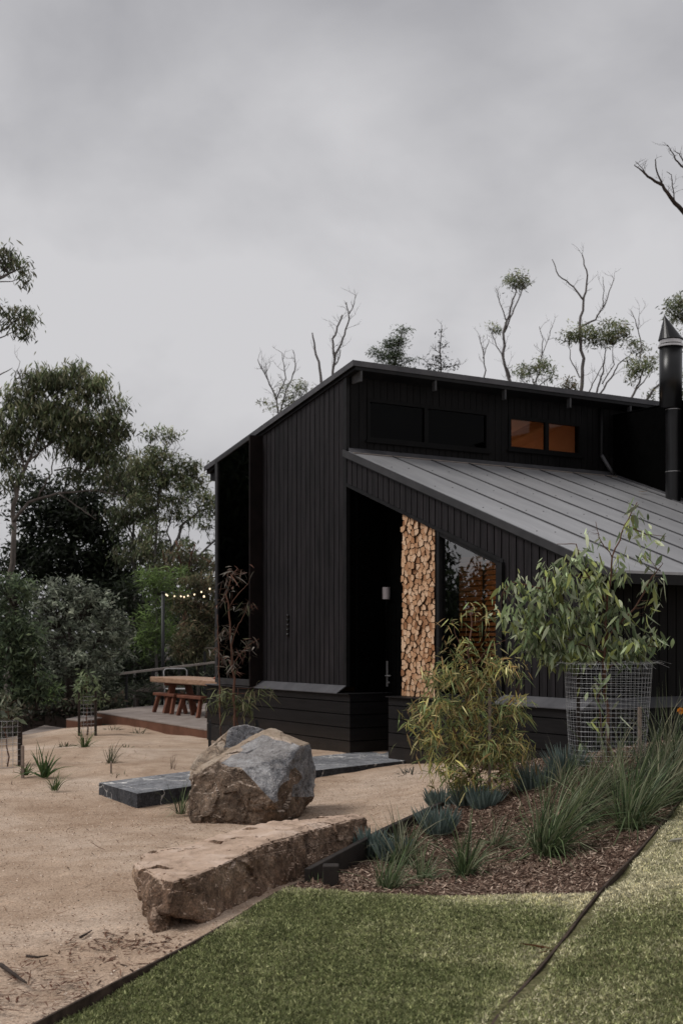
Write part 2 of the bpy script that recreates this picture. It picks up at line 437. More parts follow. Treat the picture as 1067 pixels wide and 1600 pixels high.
Q = np.stack([idx[:-1,:-1], idx[:-1,1:], idx[1:,1:], idx[1:,:-1]], -1).reshape(-1, 4)
g = np_mesh('ground', np.stack([X, Y, Z], -1), Q, M['sand'], smooth=True); tag(g, kind='structure')

# edging line E (right lawn) and edging line L (left lawn)
_e = [gp(*q)[:2] for q in ((782,1598),(815,1557),(852,1508),(890,1458),(926,1410),(960,1368),(995,1328),(1030,1290),(1067,1250))]
_a, _b = np.array(_e[0]), np.array(_e[-1])
_e = [_a+(_b-_a)*t for t in np.linspace(0, 1, 9)]
E_pts = [(_e[0][0]-(_e[0][1]-1)*.33, 1.0)]+[tuple(q) for q in _e]+[(_e[-1][0]+1.9, _e[-1][1]+3.8)]
print('E', [(round(float(a), 2), round(float(b), 2)) for a, b in E_pts])
L_pts = [(-2.55, 1.0), (-1.175, 5.3), (-.365, 7.8)]
def at_y(pts, y):
    for (a, b), (c, d) in zip(pts, pts[1:]):
        if y <= d: return a+(c-a)*(y-b)/(d-b)
    (a, b), (c, d) = pts[-2:]
    return a+(c-a)*(y-b)/(d-b)
Bed_L = [(-.365, 7.8), (-.215, 8.15), (.33, 9.9), (.97, 11.7), (1.72, 13.4)]
def patch(name, yl, fl, fr, n, mat, dz, kind='structure', yr=None):
    rows = []
    for y, y2 in zip(yl, yl if yr is None else yr):
        a, b = fl(y), fr(y2)
        x = np.linspace(a, b, n); yy = np.linspace(y, y2, n)
        z = tz(x, yy)+vnoise(x[None], yy[None])[0]*.016+dz
        rows.append(np.stack([x, yy, z], -1))
    V = np.array(rows); m_, k_ = V.shape[:2]
    ix = np.arange(m_*k_).reshape(m_, k_)
    Qp = np.stack([ix[:-1,:-1], ix[:-1,1:], ix[1:,1:], ix[1:,:-1]], -1).reshape(-1, 4)
    return tag(np_mesh(name, V, Qp, mat, smooth=True), kind=kind)
lawn_top = lambda x: 7.8+.05*math.sin(x*1.7)
patch('lawn', np.linspace(1.2, 7.8, 110), lambda y: at_y(L_pts, y)+.02, lambda y: at_y(E_pts, y), 50, M['turf'], .022, yr=np.linspace(1.2, 7.05, 110))
patch('lawn_bank', np.linspace(1.2, 14, 160), lambda y: at_y(E_pts, y)+.01, lambda y: 12, 120, M['turf'], .03)
patch('garden_bed', np.linspace(7.8, 13.4, 90), lambda y: at_y(Bed_L, y), lambda y: at_y(E_pts, y), 60, M['mulch'], .018, yr=np.linspace(7.05, 13.4, 90))
patch('garden_bed', np.linspace(13.4, 17.5, 40), lambda y: 1.72+(y-13.4)*-.12, lambda y: at_y(E_pts, y)+1, 50, M['mulch'], .018)

# lawn blades
def edge(x, y):
    ex = np.abs(x-EX(y)); return .45*np.exp(-(ex/.10)**2)+.35*np.exp(-((7.8-.75*np.clip((x+.365)/1.7, 0, 1)-y)/.16)**2)
def lawn_blades(n, xr, yr, ok, seed, dz):
    r = np.random.default_rng(seed)
    x = r.uniform(*xr, n); y = r.uniform(yr[0]**.5, yr[1]**.5, n)**2
    k = ok(x, y); x, y = x[k], y[k]
    # keep what the photo could see
    kk = (x/y > -.33) & (x/y < .33); x, y = x[kk], y[kk]
    z = tz(x, y)+vnoise(x[None], y[None])[0]*.016+dz
    nrm = vnoise(x[None]*1.1+9, y[None]*1.1, 5)[0]
    patchy = np.clip(.5+nrm*.55, 0, 1)
    n_ = len(x)
    dry = np.clip(r.random(n_)*.95+(.5-patchy)*.9+.09+edge(x, y), 0, 1)
    g1 = np.array([.135,.160,.062]); g2 = np.array([.41,.42,.205]); st = np.array([.78,.72,.50])
    c = np.where(dry[:, None] < .5, g1+(g2-g1)*(dry[:, None]*2), g2+(st-g2)*((dry[:, None]-.5)*2)**1.4)
    c = c*r.uniform(.4, 1.5, (n_, 1))*(.5+1.0*(np.sin(x*61+3*np.sin(y*47))*np.sin(y*53+2*np.sin(x*39))*.5+.5))[:, None]
    d = np.stack([r.normal(0, .55, n_), r.normal(0, .55, n_), np.ones(n_)], -1)
    return ribbons(np.stack([x, y, z], -1), d, r.uniform(.014, .036, n_), r.uniform(.004, .0075, n_), r.uniform(.1, .6, n_), [1, .75, .08], c)
EX = np.vectorize(lambda y: at_y(E_pts, y)); LX = np.vectorize(lambda y: at_y(L_pts, y))
b1 = lawn_blades(430000, (-2.0, 1.7), (4.6, 7.95), lambda x, y: (x > LX(y)+.02) & (x < EX(y)-.03) & (y < 7.84-.75*np.clip((x+.365)/1.7, 0, 1)), 3, .018)
b2 = lawn_blades(430000, (.4, 3.6), (4.2, 12.0), lambda x, y: (x > EX(y)+.045+.02*np.sin(y*7)), 4, .026)
gb = np_mesh('lawn_grass', *join([b1, b2])[:2], M['grassblade'], col=join([b1, b2])[2])
tag(gb, 'short mown lawn grass with straw patches in the foreground', 'grass', kind='stuff')

# litter: pebbles, twigs, mulch chips
def scatter_chips(n, xr, yr, ok, Ls, Ws, pal, seed, lift=.004, tilt=.25):
    r = np.random.default_rng(seed)
    x = r.uniform(*xr, n); y = r.uniform(*yr, n); k = ok(x, y); x, y = x[k], y[k]; n_ = len(x)
    z = tz(x, y)+vnoise(x[None], y[None])[0]*.016+lift+r.uniform(0, .012, n_)
    a = r.uniform(0, 6.28, n_)
    d = np.stack([np.cos(a), np.sin(a), r.normal(0, tilt, n_)], -1)
    side = unit(np.cross(d, np.stack([r.normal(0, tilt, n_), r.normal(0, tilt, n_), np.ones(n_)], -1)))
    c = np.array(pal)[r.integers(0, len(pal), n_)]*r.uniform(.6, 1.3, (n_, 1))
    return ribbons(np.stack([x, y, z], -1), d, r.uniform(*Ls, n_), r.uniform(*Ws, n_), r.uniform(-.3, .3, n_), [.7, 1, .5], c, side=side)
BX = np.vectorize(lambda y: at_y(Bed_L, y))
chips = scatter_chips(120000, (-.4, 4.6), (7.0, 14), lambda x, y: (x > BX(y)+.03) & (y > 7.86-.75*np.clip((x+.365)/1.7, 0, 1)) & (x < EX(y)-.02), (.012, .05), (.004, .012),
    [(.15,.095,.07),(.25,.175,.13),(.07,.042,.03),(.42,.32,.25),(.18,.12,.09)], 21, .018, .3)
tag(np_mesh('bark_mulch_chips', chips[0], chips[1], M['litter'], col=chips[2]), 'brown bark and leaf mulch covering the garden bed', 'mulch', kind='stuff')
sandok = lambda x, y: ((x < LX(y)-.02) | (y > 7.8)) & ((y < 7.8) | (x < BX(y)-.05)) & (y < 17+np.abs(x)) & ~((y > 13.4) & (x > 1.6))
peb = scatter_chips(60000, (-6, 1.9), (4.8, 15), sandok, (.004, .012), (.004, .011), [(.55,.42,.32),(.62,.52,.43),(.30,.20,.14),(.18,.12,.09),(.48,.34,.25)], 22, .002, .35)
tw = scatter_chips(1500, (-7, 1.9), (4.8, 20), sandok, (.03, .16), (.003, .009), [(.09,.05,.035),(.15,.085,.055),(.05,.03,.022),(.30,.19,.12)], 23, .004, .12)
# denser litter towards the lower left and under the long boulder
r_ = np.random.default_rng(24)
cl = []
for (u, v, n_, s_) in [(30,1555,260,.32),(85,1560,160,.3),(235,1475,300,.16),(300,1468,240,.2),(150,1520,140,.4),(60,1480,90,.5),(380,1455,120,.15),(480,1288,60,.3),(320,1290,70,.25)]:
    p = gp(u, v)
    q = r_.normal(0, s_, (n_, 2))*[1, 1]+p[:2]; q = q[q[:, 0] < LX(q[:, 1])-.03]; m_ = len(q)
    z = tz(q[:, 0], q[:, 1])+.012+r_.uniform(0, .012, m_); a = r_.uniform(0, 6.28, m_)
    d = np.stack([np.cos(a), np.sin(a), r_.normal(0, .1, m_)], -1)
    c = np.array([(.10,.045,.03),(.14,.075,.05),(.05,.028,.02),(.2,.12,.08)])[r_.integers(0, 4, m_)]
    cl.append(ribbons(np.column_stack([q, z]), d, r_.uniform(.02, .09, m_), r_.uniform(.004, .014, m_), 0, [.5, 1, .3], c, side=unit(np.cross(d, [0, 0, 1.]))))
J = join([peb, tw]+cl)
tag(np_mesh('gravel_and_leaf_litter', J[0], J[1], M['litter'], col=J[2]), 'loose pebbles, twigs and fallen leaves on the sandy gravel', 'gravel', kind='stuff')
# larger sticks
def stick(name, pts, r0, label, cat='stick', mat='bark_dark', group=None):
    mb = MB(); q = []
    for (u, v) in pts:
        p = gp(u, v); q.append((p[0], p[1], p[2]+r0*1.1+.01))
    mb.tube(q, [r0*(1-.6*i/(len(q)-1)) for i in range(len(q))], 6)
    o = mb.build(name, M[mat], smooth=True); tag(o, label, cat, group)
stick('fallen_stick', [(2,1516),(18,1527),(32,1538),(42,1545)], .012, 'crooked dark stick on the gravel at the lower left corner of the lawn edge')
stick('fallen_stick', [(42,1500),(60,1502),(76,1499)], .008, 'short dark twig lying flat on the gravel above the crooked stick')
stick('fallen_stick', [(126,1470),(136,1465),(144,1460)], .008, 'small brown twig on the open gravel left of the long boulder')
stick('fallen_stick', [(690,1392),(720,1382)], .008, 'thin brown stick on the mulch just behind the front lawn edge', mat='stake')
pf = gp(838, 1497)
fr = ribbons([pf+[.10,0,.03]]*7, [(-1,rng.normal()*.3,rng.random()*.25) for _ in range(7)], rng.uniform(.1,.2,7), .012, .1, PROF[3], [(.20,.085,.045)]*7)
tag(np_mesh('dead_frond', fr[0], fr[1], M['litter'], col=fr[2]), 'dried reddish frond lying on the lawn beside the edging strip', 'leaf')
pf = gp(1060, 1324)
fr = ribbons([pf+[-.07,0,.035]]*3, [(1,.05,.12),(1,.2,.2),(1,-.1,.05)], .11, .02, .0, PROF[3], [(.42,.40,.34)]*3)
tag(np_mesh('fallen_leaf', fr[0], fr[1], M['litter'], col=fr[2]), 'pale dry curled leaf on the right hand lawn bank', 'leaf')

def strip(name, pts, h0, h1, th, mat, label, cat, sub=12):
    mb = MB()
    q = []
    for a, b in zip(pts, pts[1:]):
        for i in range(sub):
            t = i/sub; q.append((a[0]+(b[0]-a[0])*t, a[1]+(b[1]-a[1])*t))
    q.append(pts[-1])
    for a, b in zip(q, q[1:]):
        za, zb = float(tz(*a)), float(tz(*b)); dx, dy = b[0]-a[0], b[1]-a[1]; l = math.hypot(dx, dy); nx_, ny_ = -dy/l*th/2, dx/l*th/2
        mb.hexa([(a[0]-nx_, a[1]-ny_, za-h0), (b[0]-nx_, b[1]-ny_, zb-h0), (b[0]+nx_, b[1]+ny_, zb-h0), (a[0]+nx_, a[1]+ny_, za-h0),
                 (a[0]-nx_, a[1]-ny_, za+h1), (b[0]-nx_, b[1]-ny_, zb+h1), (b[0]+nx_, b[1]+ny_, zb+h1), (a[0]+nx_, a[1]+ny_, za+h1)])
    o = mb.build(name, mat); return tag(o, label, cat)
strip('metal_edging', L_pts[:2]+[(-.365, 7.8), (-.235, 8.1)], .08, .055, .012, M['edging'], 'low dark metal edging between the gravel and the front lawn', 'edging')
strip('metal_edging', E_pts, .10, .042, .012, M['edging'], 'rusty edging strip separating the two lawn levels and the mulch bed', 'edging')
t = empty('timber_edging', (-.215, 8.15, 0), 0, 'raised dark timber edging holding the mulch bed behind the long boulder', 'edging')
mb = MB((.215, -8.15, 0)); zt = EYE-1.455
for a, b in zip(Bed_L[1:], Bed_L[2:]):
    mb.bar((a[0], a[1], zt-.1), (b[0], b[1], zt-.1), .045, .2)
mb.build('sleeper', M['sleeper'], t, bevel=.004)
mb = MB((.215, -8.15, 0)); mb.bar((-.066, 7.98, -.1), (-.066, 7.98, zt+.055), .10, .10, up=(0,1,0)); mb.build('post', M['sleeper'], t, bevel=.006)
mb = MB((.215, -8.15, 0)); mb.bar((.62, 10.6, -.1), (.62, 10.6, zt-.06), .08, .08, up=(0,1,0)); mb.build('post', M['sleeper'], t, bevel=.006)

# ------------------------------------------------------------------ house
A0 = np.array([.0855, 18.0])
house = empty('black_house', (A0[0], A0[1], 0), -(math.pi/2-TH), 'black timber clad house with skillion roof, grey lean-to roof and tall flue', 'house')
def loc2w(a, b, z): return Vector((A0[0]+sT*a+cT*b, A0[1]-cT*a+sT*b, z+EYE))
def HB(): return MB((0, 0, EYE))
zr = lambda a: 3.87+.195*(a-.27)      # top of high roof
zl = lambda a: 2.66-.3606*a           # top of lean-to roof
zf = lambda a: 2.66-.3606*a-.50       # bottom of rake boards
BASE = -1.75
pitch, gap = .135, .018
def boards_w(mb, a0, a1, b, zb, ztop, th=.022):
    n = max(1, round((a1-a0)/pitch)); w = (a1-a0)/n
    for i in range(n):
        x0 = a0+i*w+gap/2; x1 = x0+w-gap
        d = rng.uniform(-.0025, .0025)
        mb.sbox(x0, x1, b-th+d, b, zb(x0), zb(x1), ztop(x0), ztop(x1))
W_L = -3.80
# high gable wall (W)
mb = HB(); boards_w(mb, -4.2, W_L, 0, lambda a: -.66, lambda a: zr(a)-.09); boards_w(mb, -2.49, -.06, 0, lambda a: -.66, lambda a: zr(a)-.09); mb.build('wall_cladding', M['black_v'], house)
mb = HB(); mb.sbox(-4.24, 0, .002, .12, -.66, -.66, zr(-4.24)-.07, zr(0)-.07)
mb.build('wall', M['black_gap'], house)
mb = HB(); mb.sbox(-.055, .012, -.03, .03, -.66, -.66, zr(-.055)-.08, zr(0)-.08); mb.build('corner_trim', M['black_trim'], house)
# rake boards over the porch and lean-to wall
LA = 4.85
mb = HB(); boards_w(mb, .015, 3.46, 0, lambda a: zf(a)+.05, lambda a: zl(a)-.10); boards_w(mb, 3.46, 4.82, 0, lambda a: -.66, lambda a: zl(a)-.10)
mb.build('rake_cladding', M['black_v'], house)
mb = HB(); mb.sbox(.012, 3.52, .002, .14, zf(.012)+.03, zf(3.52)+.03, zl(.012)-.08, zl(3.52)-.08); mb.sbox(3.5, LA, .002, .14, -.66, -.66, zl(3.5)-.08, zl(LA)-.08)
mb.build('lean_to_wall', M['black_gap'], house)
mb = HB(); mb.sbox(-.05, 3.50, -.032, .0, zf(-.05), zf(3.5), zf(-.05)+.048, zf(3.5)+.048); mb.build('header_trim', M['black_trim'], house)
# side wall of lean-to (faces +A)
mb = HB()
n = 40
for i in range(n):
    y0 = .02+i*pitch; mb.box(LA, LA+.022, y0+.007, y0+pitch-.007, -.66, zl(LA)-.12)
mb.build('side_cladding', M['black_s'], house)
mb = HB(); mb.box(LA-.12, LA-.002, .15, 8, BASE, zl(LA)-.1); mb.build('side_wall', M['black_gap'], house)
# plinths with horizontal boards and sloping ledges
def plinth_w(mb, a0, a1, b):
    zz = -.75
    hs = [.115, .176, .183, .18, .35]
    for h in hs:
        mb.box(a0, a1, b, b+.05, zz-h+.012, zz); zz -= h
def ledge_w(mb, a0, a1, b0, b1, z0=-.640, z1=-.742):
    mb.hexa([(a0,b1,z1-.01),(a1,b1,z1-.01),(a1,b0,z0-.02),(a0,b0,z0-.02),(a0,b1,z1),(a1,b1,z1),(a1,b0,z0),(a0,b0,z0)])
mb = HB(); plinth_w(mb, -4.24, .30, -.15)
for i, h in enumerate([.115, .176, .183, .18, .35]):
    zz = -.75-sum([.115, .176, .183, .18, .35][:i]); mb.box(.25, .30, -.10, .58, zz-h+.012, zz)
mb.build('plinth_boards', M['black_h'], house)
mb = HB(); mb.box(-4.20, .26, -.11, .55, BASE, -.76); mb.build('plinth', M['black_gap'], house)
mb = HB(); ledge_w(mb, -2.62, .005, -.03, -.185); mb.box(-4.22, -2.62, -.2, -.03, -.75, -.735); mb.build('ledge', M['grey_flash'], house)
mb = HB(); mb.box(.005, .315, -.185, .58, -.756, -.742); mb.build('ledge_cap', M['black_trim'], house)
mb = HB(); plinth_w(mb, 1.26, LA+.15, -.15)
zz = -.75
for h in [.115, .176, .183, .18, .35]:
    mb.box(LA+.10, LA+.15, -.10, 8, zz-h+.012, zz); mb.box(1.26, 1.30, -.10, .62, zz-h+.012, zz); zz -= h
mb.build('plinth_boards', M['black_h'], house)
mb = HB(); mb.box(1.30, LA+.10, -.11, .62, BASE, -.76); mb.build('plinth', M['black_gap'], house)
mb = HB(); ledge_w(mb, 3.50, LA+.18, -.03, -.185)
mb.hexa([(LA+.185,-.185,-.752),(LA+.185,8,-.752),(LA+.024,8,-.66),(LA+.024,-.03,-.66),(LA+.185,-.185,-.742),(LA+.185,8,-.742),(LA+.024,8,-.64),(LA+.024,-.03,-.64)])
mb.build('ledge', M['grey_flash'], house)
mb = HB(); mb.box(1.24, 3.50, -.185, .1, -.752, -.738); mb.build('ledge_cap', M['black_trim'], house)
# porch recess
mb = HB(); mb.box(.0, .06, .12, .62, BASE, 2.16)              # return wall (faces +A)
mb.box(0.06, 1.34, .62, .70, BASE, 2.1)                        # back
mb.box(1.28, 1.34, 0.10, .62, BASE, 1.75)                      # log side
mb.build('porch_lining', M['black_gap'], house)  # recess shade is put into this near-black colour
d = MB((0,0,EYE)); d.box(.10, 1.02, .585, .615, -1.53, .52)
for k in range(7): d.box(.105+.13*k, .225+.13*k, .575, .584, -1.5, .49)
door = d.build('door', M['black_gap'], house)
d = HB(); d.box(.135, .165, .562, .574, -.66, -.30); d.tube([(.15,.565,-.505),(.15,.535,-.505),(.28,.535,-.505)], .009, 8); d.tube([(.2,.570,-.60),(.2,.556,-.60)], .012, 10)
d.build('handle', M['steel'], door)
d = HB(); d.box(.02, .10, .60, .618, -1.5, .58); d.build('door_frame', M['black_trim'], house)
d = HB(); d.tube([(.13,.565,.58),(.13,.565,.75)], .055, 16); d.box(.11,.15,.58,.62,.62,.7); d.build('wall_light', M['lamp_grey'], house, smooth=False)
# firewood niche back and sill
mb = HB(); mb.box(1.34, 2.12, .30, .34, -.75, 1.7); mb.box(2.105, 2.15, -.01, .34, -.74, zf(2.12)); mb.build('wood_niche', M['black_gap'], house)
# lean-to window
wf = HB(); a0, a1 = 2.15, 3.455
wf.box(a0, a0+.06, -.02, .08, -.735, zf(a0+.03)+.0); wf.box(a1-.05, a1+.06, -.065, .08, -.735, zf(a1)-.004); wf.box(a0+.06, a1-.05, -.01, .08, -.735, -.68)
wf.sbox(a0+.06, a1-.05, -.015, .08, zf(a0+.06)-.055, zf(a1-.05)-.055, zf(a0+.06)-.003, zf(a1-.05)-.003)
win = wf.build('window', M['black_trim'], house)
g = HB(); g.add([(a0+.06,.03,-.68),(a1-.05,.03,-.68),(a1-.05,.03,zf(a1-.05)-.055),(a0+.06,.03,zf(a0+.06)-.055)], [(0,1,2,3)]); g.build('pane', M['glass'], win)
# big west window in a projecting hood
wb = HB(); ws = lambda a: zr(a)-.11
W0, W1 = -3.79, -2.50
wb.sbox(W0, W0+.08, -.22, .05, -.70, -.70, ws(W0), ws(W0+.08)); wb.sbox(W0+.08, W1-.035, -.22, .05, ws(W0+.08)-.06, ws(W1-.035)-.06, ws(W0+.08), ws(W1-.035)); wb.box(W0+.08, W1-.035, -.22, .05, -.72, -.62)
bw = wb.build('window', M['frame_grey'], house)
wb = HB(); wb.sbox(W1-.035, W1, -.24, .0, -.72, -.72, ws(W1-.035)-.02, ws(W1)-.02); wb.build('hood', M['brown_fin'], bw)
g = HB(); g.add([(W0+.08,-.195,-.62),(W1-.035,-.195,-.62),(W1-.035,-.195,ws(W1-.035)-.06),(W0+.08,-.195,ws(W0+.08)-.06)], [(0,1,2,3)]); g.build('pane', M['glass_dark'], bw)
g = HB(); g.sbox(W0+.08, W1-.035, -.17, -.16, -.62, -.62, ws(W0+.08)-.08, ws(W1-.035)-.08); g.build('pane_backing', M['black_sheet'], bw)  # black board added behind the glass to keep the pane dark
# clerestory wall (faces +A) : boards around the windows
mb = HB()
def boards_s(b0, b1, z0, z1):
    n = max(1, round((b1-b0)/.115)); w = (b1-b0)/n
    for i in range(n): mb.box(.0, .022+rng.uniform(-.002,.002), b0+i*w+.004, b0+(i+1)*w-.004, z0, z1)
zc0, zc1 = 2.62, 3.72
boards_s(.035, .31, zc0, zc1); boards_s(.31, 2.48, zc0, 2.83); boards_s(.31, 2.48, 3.43, zc1); boards_s(2.48, 2.86, zc0, zc1)
boards_s(2.86, 4.33, zc0, 2.90); boards_s(2.86, 4.33, 3.42, zc1); boards_s(4.33, 5.88, zc0, zc1)
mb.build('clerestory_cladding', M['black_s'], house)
mb = HB()
for (y0, y1, z0, z1) in [(.12,.32,2.1,3.75),(.32,2.47,2.1,2.84),(.32,2.47,3.42,3.75),(2.47,2.87,2.1,3.75),(2.87,4.32,2.1,2.91),(2.87,4.32,3.41,3.75),(4.32,5.9,2.1,3.75)]:
    mb.box(-.12, -.002, y0, y1, z0, z1)
mb.build('clerestory_wall', M['black_gap'], house)
def win_s(b0, b1, z0, z1, glass, mull, fw=.05, fm='black_frame'):
    f = HB(); f.box(-.02,.035,b0,b0+fw,z0,z1); f.box(-.02,.035,b1-fw,b1,z0,z1); f.box(-.02,.035,b0+fw,b1-fw,z0,z0+fw); f.box(-.02,.035,b0+fw,b1-fw,z1-fw,z1)
    f.box(.036,.06,b0-.03,b1+.03,z0-.03,z0)
    for m_ in mull: f.box(-.018,.033,m_-.035,m_+.035,z0+fw,z1-fw)
    w = f.build('window', M[fm], house)
    g = HB(); g.add([(.005,b0+fw,z0+fw),(.005,b1-fw,z0+fw),(.005,b1-fw,z1-fw),(.005,b0+fw,z1-fw)], [(0,1,2,3)]); g.build('pane', glass, w)
    return w
w1 = win_s(.31, 2.48, 2.83, 3.43, M['glass_loft'], [1.33])
g = HB(); g.box(-.06,-.04,.33,2.46,2.85,3.41); g.build('pane_backing', M['black_sheet'], w1)  # black backing, serving as blind, keeps this pane dark
w2 = win_s(2.86, 4.33, 2.90, 3.42, M['glass_top'], [3.62])
w2['label'] = 'clerestory window glowing orange from inside'
f = HB(); f.box(.024,.03,4.9,5.6,2.95,3.42); f.build('dark_panel', M['black_sheet'], house)  # plain dark panel laid on the clerestory boards
# high roof
mb = HB(); mb.sbox(-4.47, .27, -.075, 5.92, zr(-4.47)-.045, zr(.27)-.045, zr(-4.47), zr(.27)); mb.build('roof', M['grey_flash'], house)
mb = HB(); mb.sbox(-4.47, .27, -.045, 5.88, zr(-4.47)-.12, zr(.27)-.12, zr(-4.47)-.047, zr(.27)-.047); mb.build('roof_frame', M['black_trim'], house)
mb = HB(); mb.sbox(-4.485, .285, -.088, -.077, zr(-4.485)-.075, zr(.285)-.075, zr(-4.485)+.006, zr(.285)+.006); mb.build('barge_capping', M['grey_flash'], house)
mb = HB(); mb.box(.272, .286, -.077, 5.93, zr(.27)-.07, zr(.27)+.006); mb.build('eave_capping', M['grey_flash'], house)
for b in (.05, 1.32, 2.6, 3.88, 5.15):
    mb = HB(); mb.box(.19 if b > .1 else .03, .262, b, b+.03, zr(.2)-.255, zr(.2)-.085); mb.build('rafter_tail', M['rib'], house)
mb = HB(); mb.box(-4.42, -4.25, -.0, .06, zr(-4.42)-.25, zr(-4.42)-.122); mb.box(-4.42,-4.38,.06,5.8,zr(-4.42)-.25,zr(-4.42)-.122); mb.build('rafter_tail', M['black_trim'], house)
# lean-to roof: sheet, ribs, screws
EA = 5.33
mb = HB()
for k in range(1, 12):
    b = k*.675-.02
    a_ = .03 if b < 5 else 3.6
    mb.sbox(a_, EA, b-.005, b+.005, zl(a_), zl(EA), zl(a_)+.018, zl(EA)+.018)
mb.build('roof_ribs', M['rib'], house)
mb = HB()
mb.mi = 1
for k in range(0, 12):
    for a in (.9, 1.9, 2.9, 3.9, 4.9):
        for db in (.17, .45):
            b = k*.675+db-.03
            if b > 4.95 and a < 3.7 or b > 7.9: continue
            mb.box(a-.006, a+.006, b-.006, b+.006, zl(a)-.006, zl(a)+.006)
mb.mi = 0; mb.sbox(.03, EA, -.04, 5.0, zl(.03)-.03, zl(EA)-.03, zl(.03), zl(EA)); mb.sbox(3.6, EA, 5.0, 8, zl(3.6)-.03, zl(EA)-.03, zl(3.6), zl(EA))
mb.build('lean_to_roof', [M['roof'], M['rib']], house)
mb = HB(); mb.sbox(-.02, EA+.01, -.075, -.042, zl(-.02)-.085, zl(EA)-.085, zl(-.02)+.008, zl(EA)+.008); mb.build('barge_capping', M['frame_grey'], house)
mb = HB(); mb.sbox(.02, EA, -.04, .0, zl(.02)-.11, zl(EA)-.11, zl(.02)-.032, zl(EA)-.032); mb.box(EA-.04, EA, 0, 8, zl(EA)-.14, zl(EA)-.032); mb.build('fascia', M['black_trim'], house)
mb = HB(); mb.sbox(LA, EA-.04, 0, 8, zl(LA)-.12, zl(EA)-.12, zl(LA)-.1, zl(EA)-.1); mb.build('soffit', M['black_gap'], house)
mb = HB()
mb.hexa([(.024,0.0,2.64),(.14,0.0,2.60),(.14,5.0,2.60),(.024,5.0,2.64),(.024,0.0,2.70),(.14,0.0,2.625),(.14,5.0,2.625),(.024,5.0,2.70)])
mb.build('flashing', M['grey_flash'], house)
mb = HB(); mb.box(.14, .165, .0, 5.0, zl(.15)+.002, zl(.15)+.014); mb.build('flashing_edge', M['rail_wood'], house)
# projecting volume at right (faces W)
mb = HB(); mb.box(.03, 3.6, 5.0, 8.0, BASE, 3.60); mb.build('rear_wing_wall', M['black_gap'], house)
mb = HB(); mb.sbox(0.14, 3.6, 4.965, 4.998, zl(.14)+.0, zl(3.6)+.0, zl(.14)+.03, zl(3.6)+.03); mb.build('flashing', M['grey_flash'], house)
mb = HB(); mb.box(.03, 3.62, 4.99, 8.1, 3.605, 3.62); mb.build('rear_wing_roof', M['black_gap'], house)
mb = HB(); mb.tube([(.06,4.72,3.72),(.06,4.72,2.95),(.10,4.86,2.74),(.16,4.92,2.64)], .028, 10); mb.build('downpipe', M['black_trim'], house, smooth=True)
mb = HB(); mb.tube([(.06,4.72,2.95),(.10,4.86,2.74),(.15,4.92,2.64)], .031, 10); mb.build('downpipe_elbow', M['grey_flash'], house, smooth=True)
# rear and far walls
mb = HB(); mb.box(-4.24, .0, 5.8, 5.9, BASE, 3.0); mb.box(-4.24, -4.12, .12, 5.8, BASE, 2.85); mb.box(-4.2, LA, .7, 8, BASE, -1.55); mb.build('rear_wall', M['black_gap'], house)
# flue
fx, fy = 1.53, 4.79
mb = HB(); mb.tube([(fx,fy,1.95),(fx,fy,3.5)], .112, 24); flue = mb.build('flue', M['flue'], house, smooth=False)
mb = HB(); mb.tube([(fx-.02,fy-.03,3.48),(fx-.02,fy-.03,4.39)], .168, 28); mb.build('outer_casing', M['flue'], flue, smooth=True)
mb = HB(); mb.tube([(fx-.02,fy-.03,4.39),(fx-.02,fy-.03,4.42)], .188, 28); mb.build('steel_band', M['steel'], flue)
for r__, a__, b__ in ((.165, 4.44, 4.49), (.115, 3.45, 3.457), (.115, 2.52, 2.526)):
    mb = HB(); mb.tube([(fx-(.02 if a__ > 4 else 0),fy-(.03 if a__ > 4 else 0),a__),(fx-(.02 if a__ > 4 else 0),fy-(.03 if a__ > 4 else 0),b__)], r__, 28); mb.build('steel_band', M['steel'], flue)
mb = HB(); n = 28; cx, cy = fx-.02, fy-.03
mb.add([(cx+.185*math.cos(6.2832*k/n), cy+.185*math.sin(6.2832*k/n), 4.50) for k in range(n)]+[(cx-.06, cy-.07, 4.88)], [(k, (k+1) % n, n) for k in range(n)]+[tuple(range(n-1, -1, -1))])
mb.build('cowl', M['flue'], flue)
# studs on the wall
ax = -1.66
for k in range(5):
    mb = HB(); z = .365-.072*k
    mb.tube([(ax,-.02,z),(ax,-.045,z)], .024, 12); mb.tube([(ax,-.045,z),(ax,-.06,z)], [.024,.012], 12); mb.build('wall_stud', M['flue'], house, smooth=False)
mb = HB()
for b_ in (3.15, 3.95): mb.sbox(-3.1, -.15, b_, b_+.06, zr(-3.1)-.30, zr(-.15)-.30, zr(-3.1)-.161, zr(-.15)-.161)
mb.build('loft_beams', M['plank'], house)
lv = ribbons([tuple(loc2w(1.295, 4.31, zl(1.295)+.03))], [(1,.3,.05)], .16, .06, 0, PROF[3], [(.42,.24,.06)], side=np.array([[0,1.,0]]))
tag(np_mesh('fallen_leaf', lv[0], lv[1], M['litter'], col=lv[2]), 'single yellow brown leaf lying on the grey lean-to roof near the flue', 'leaf')
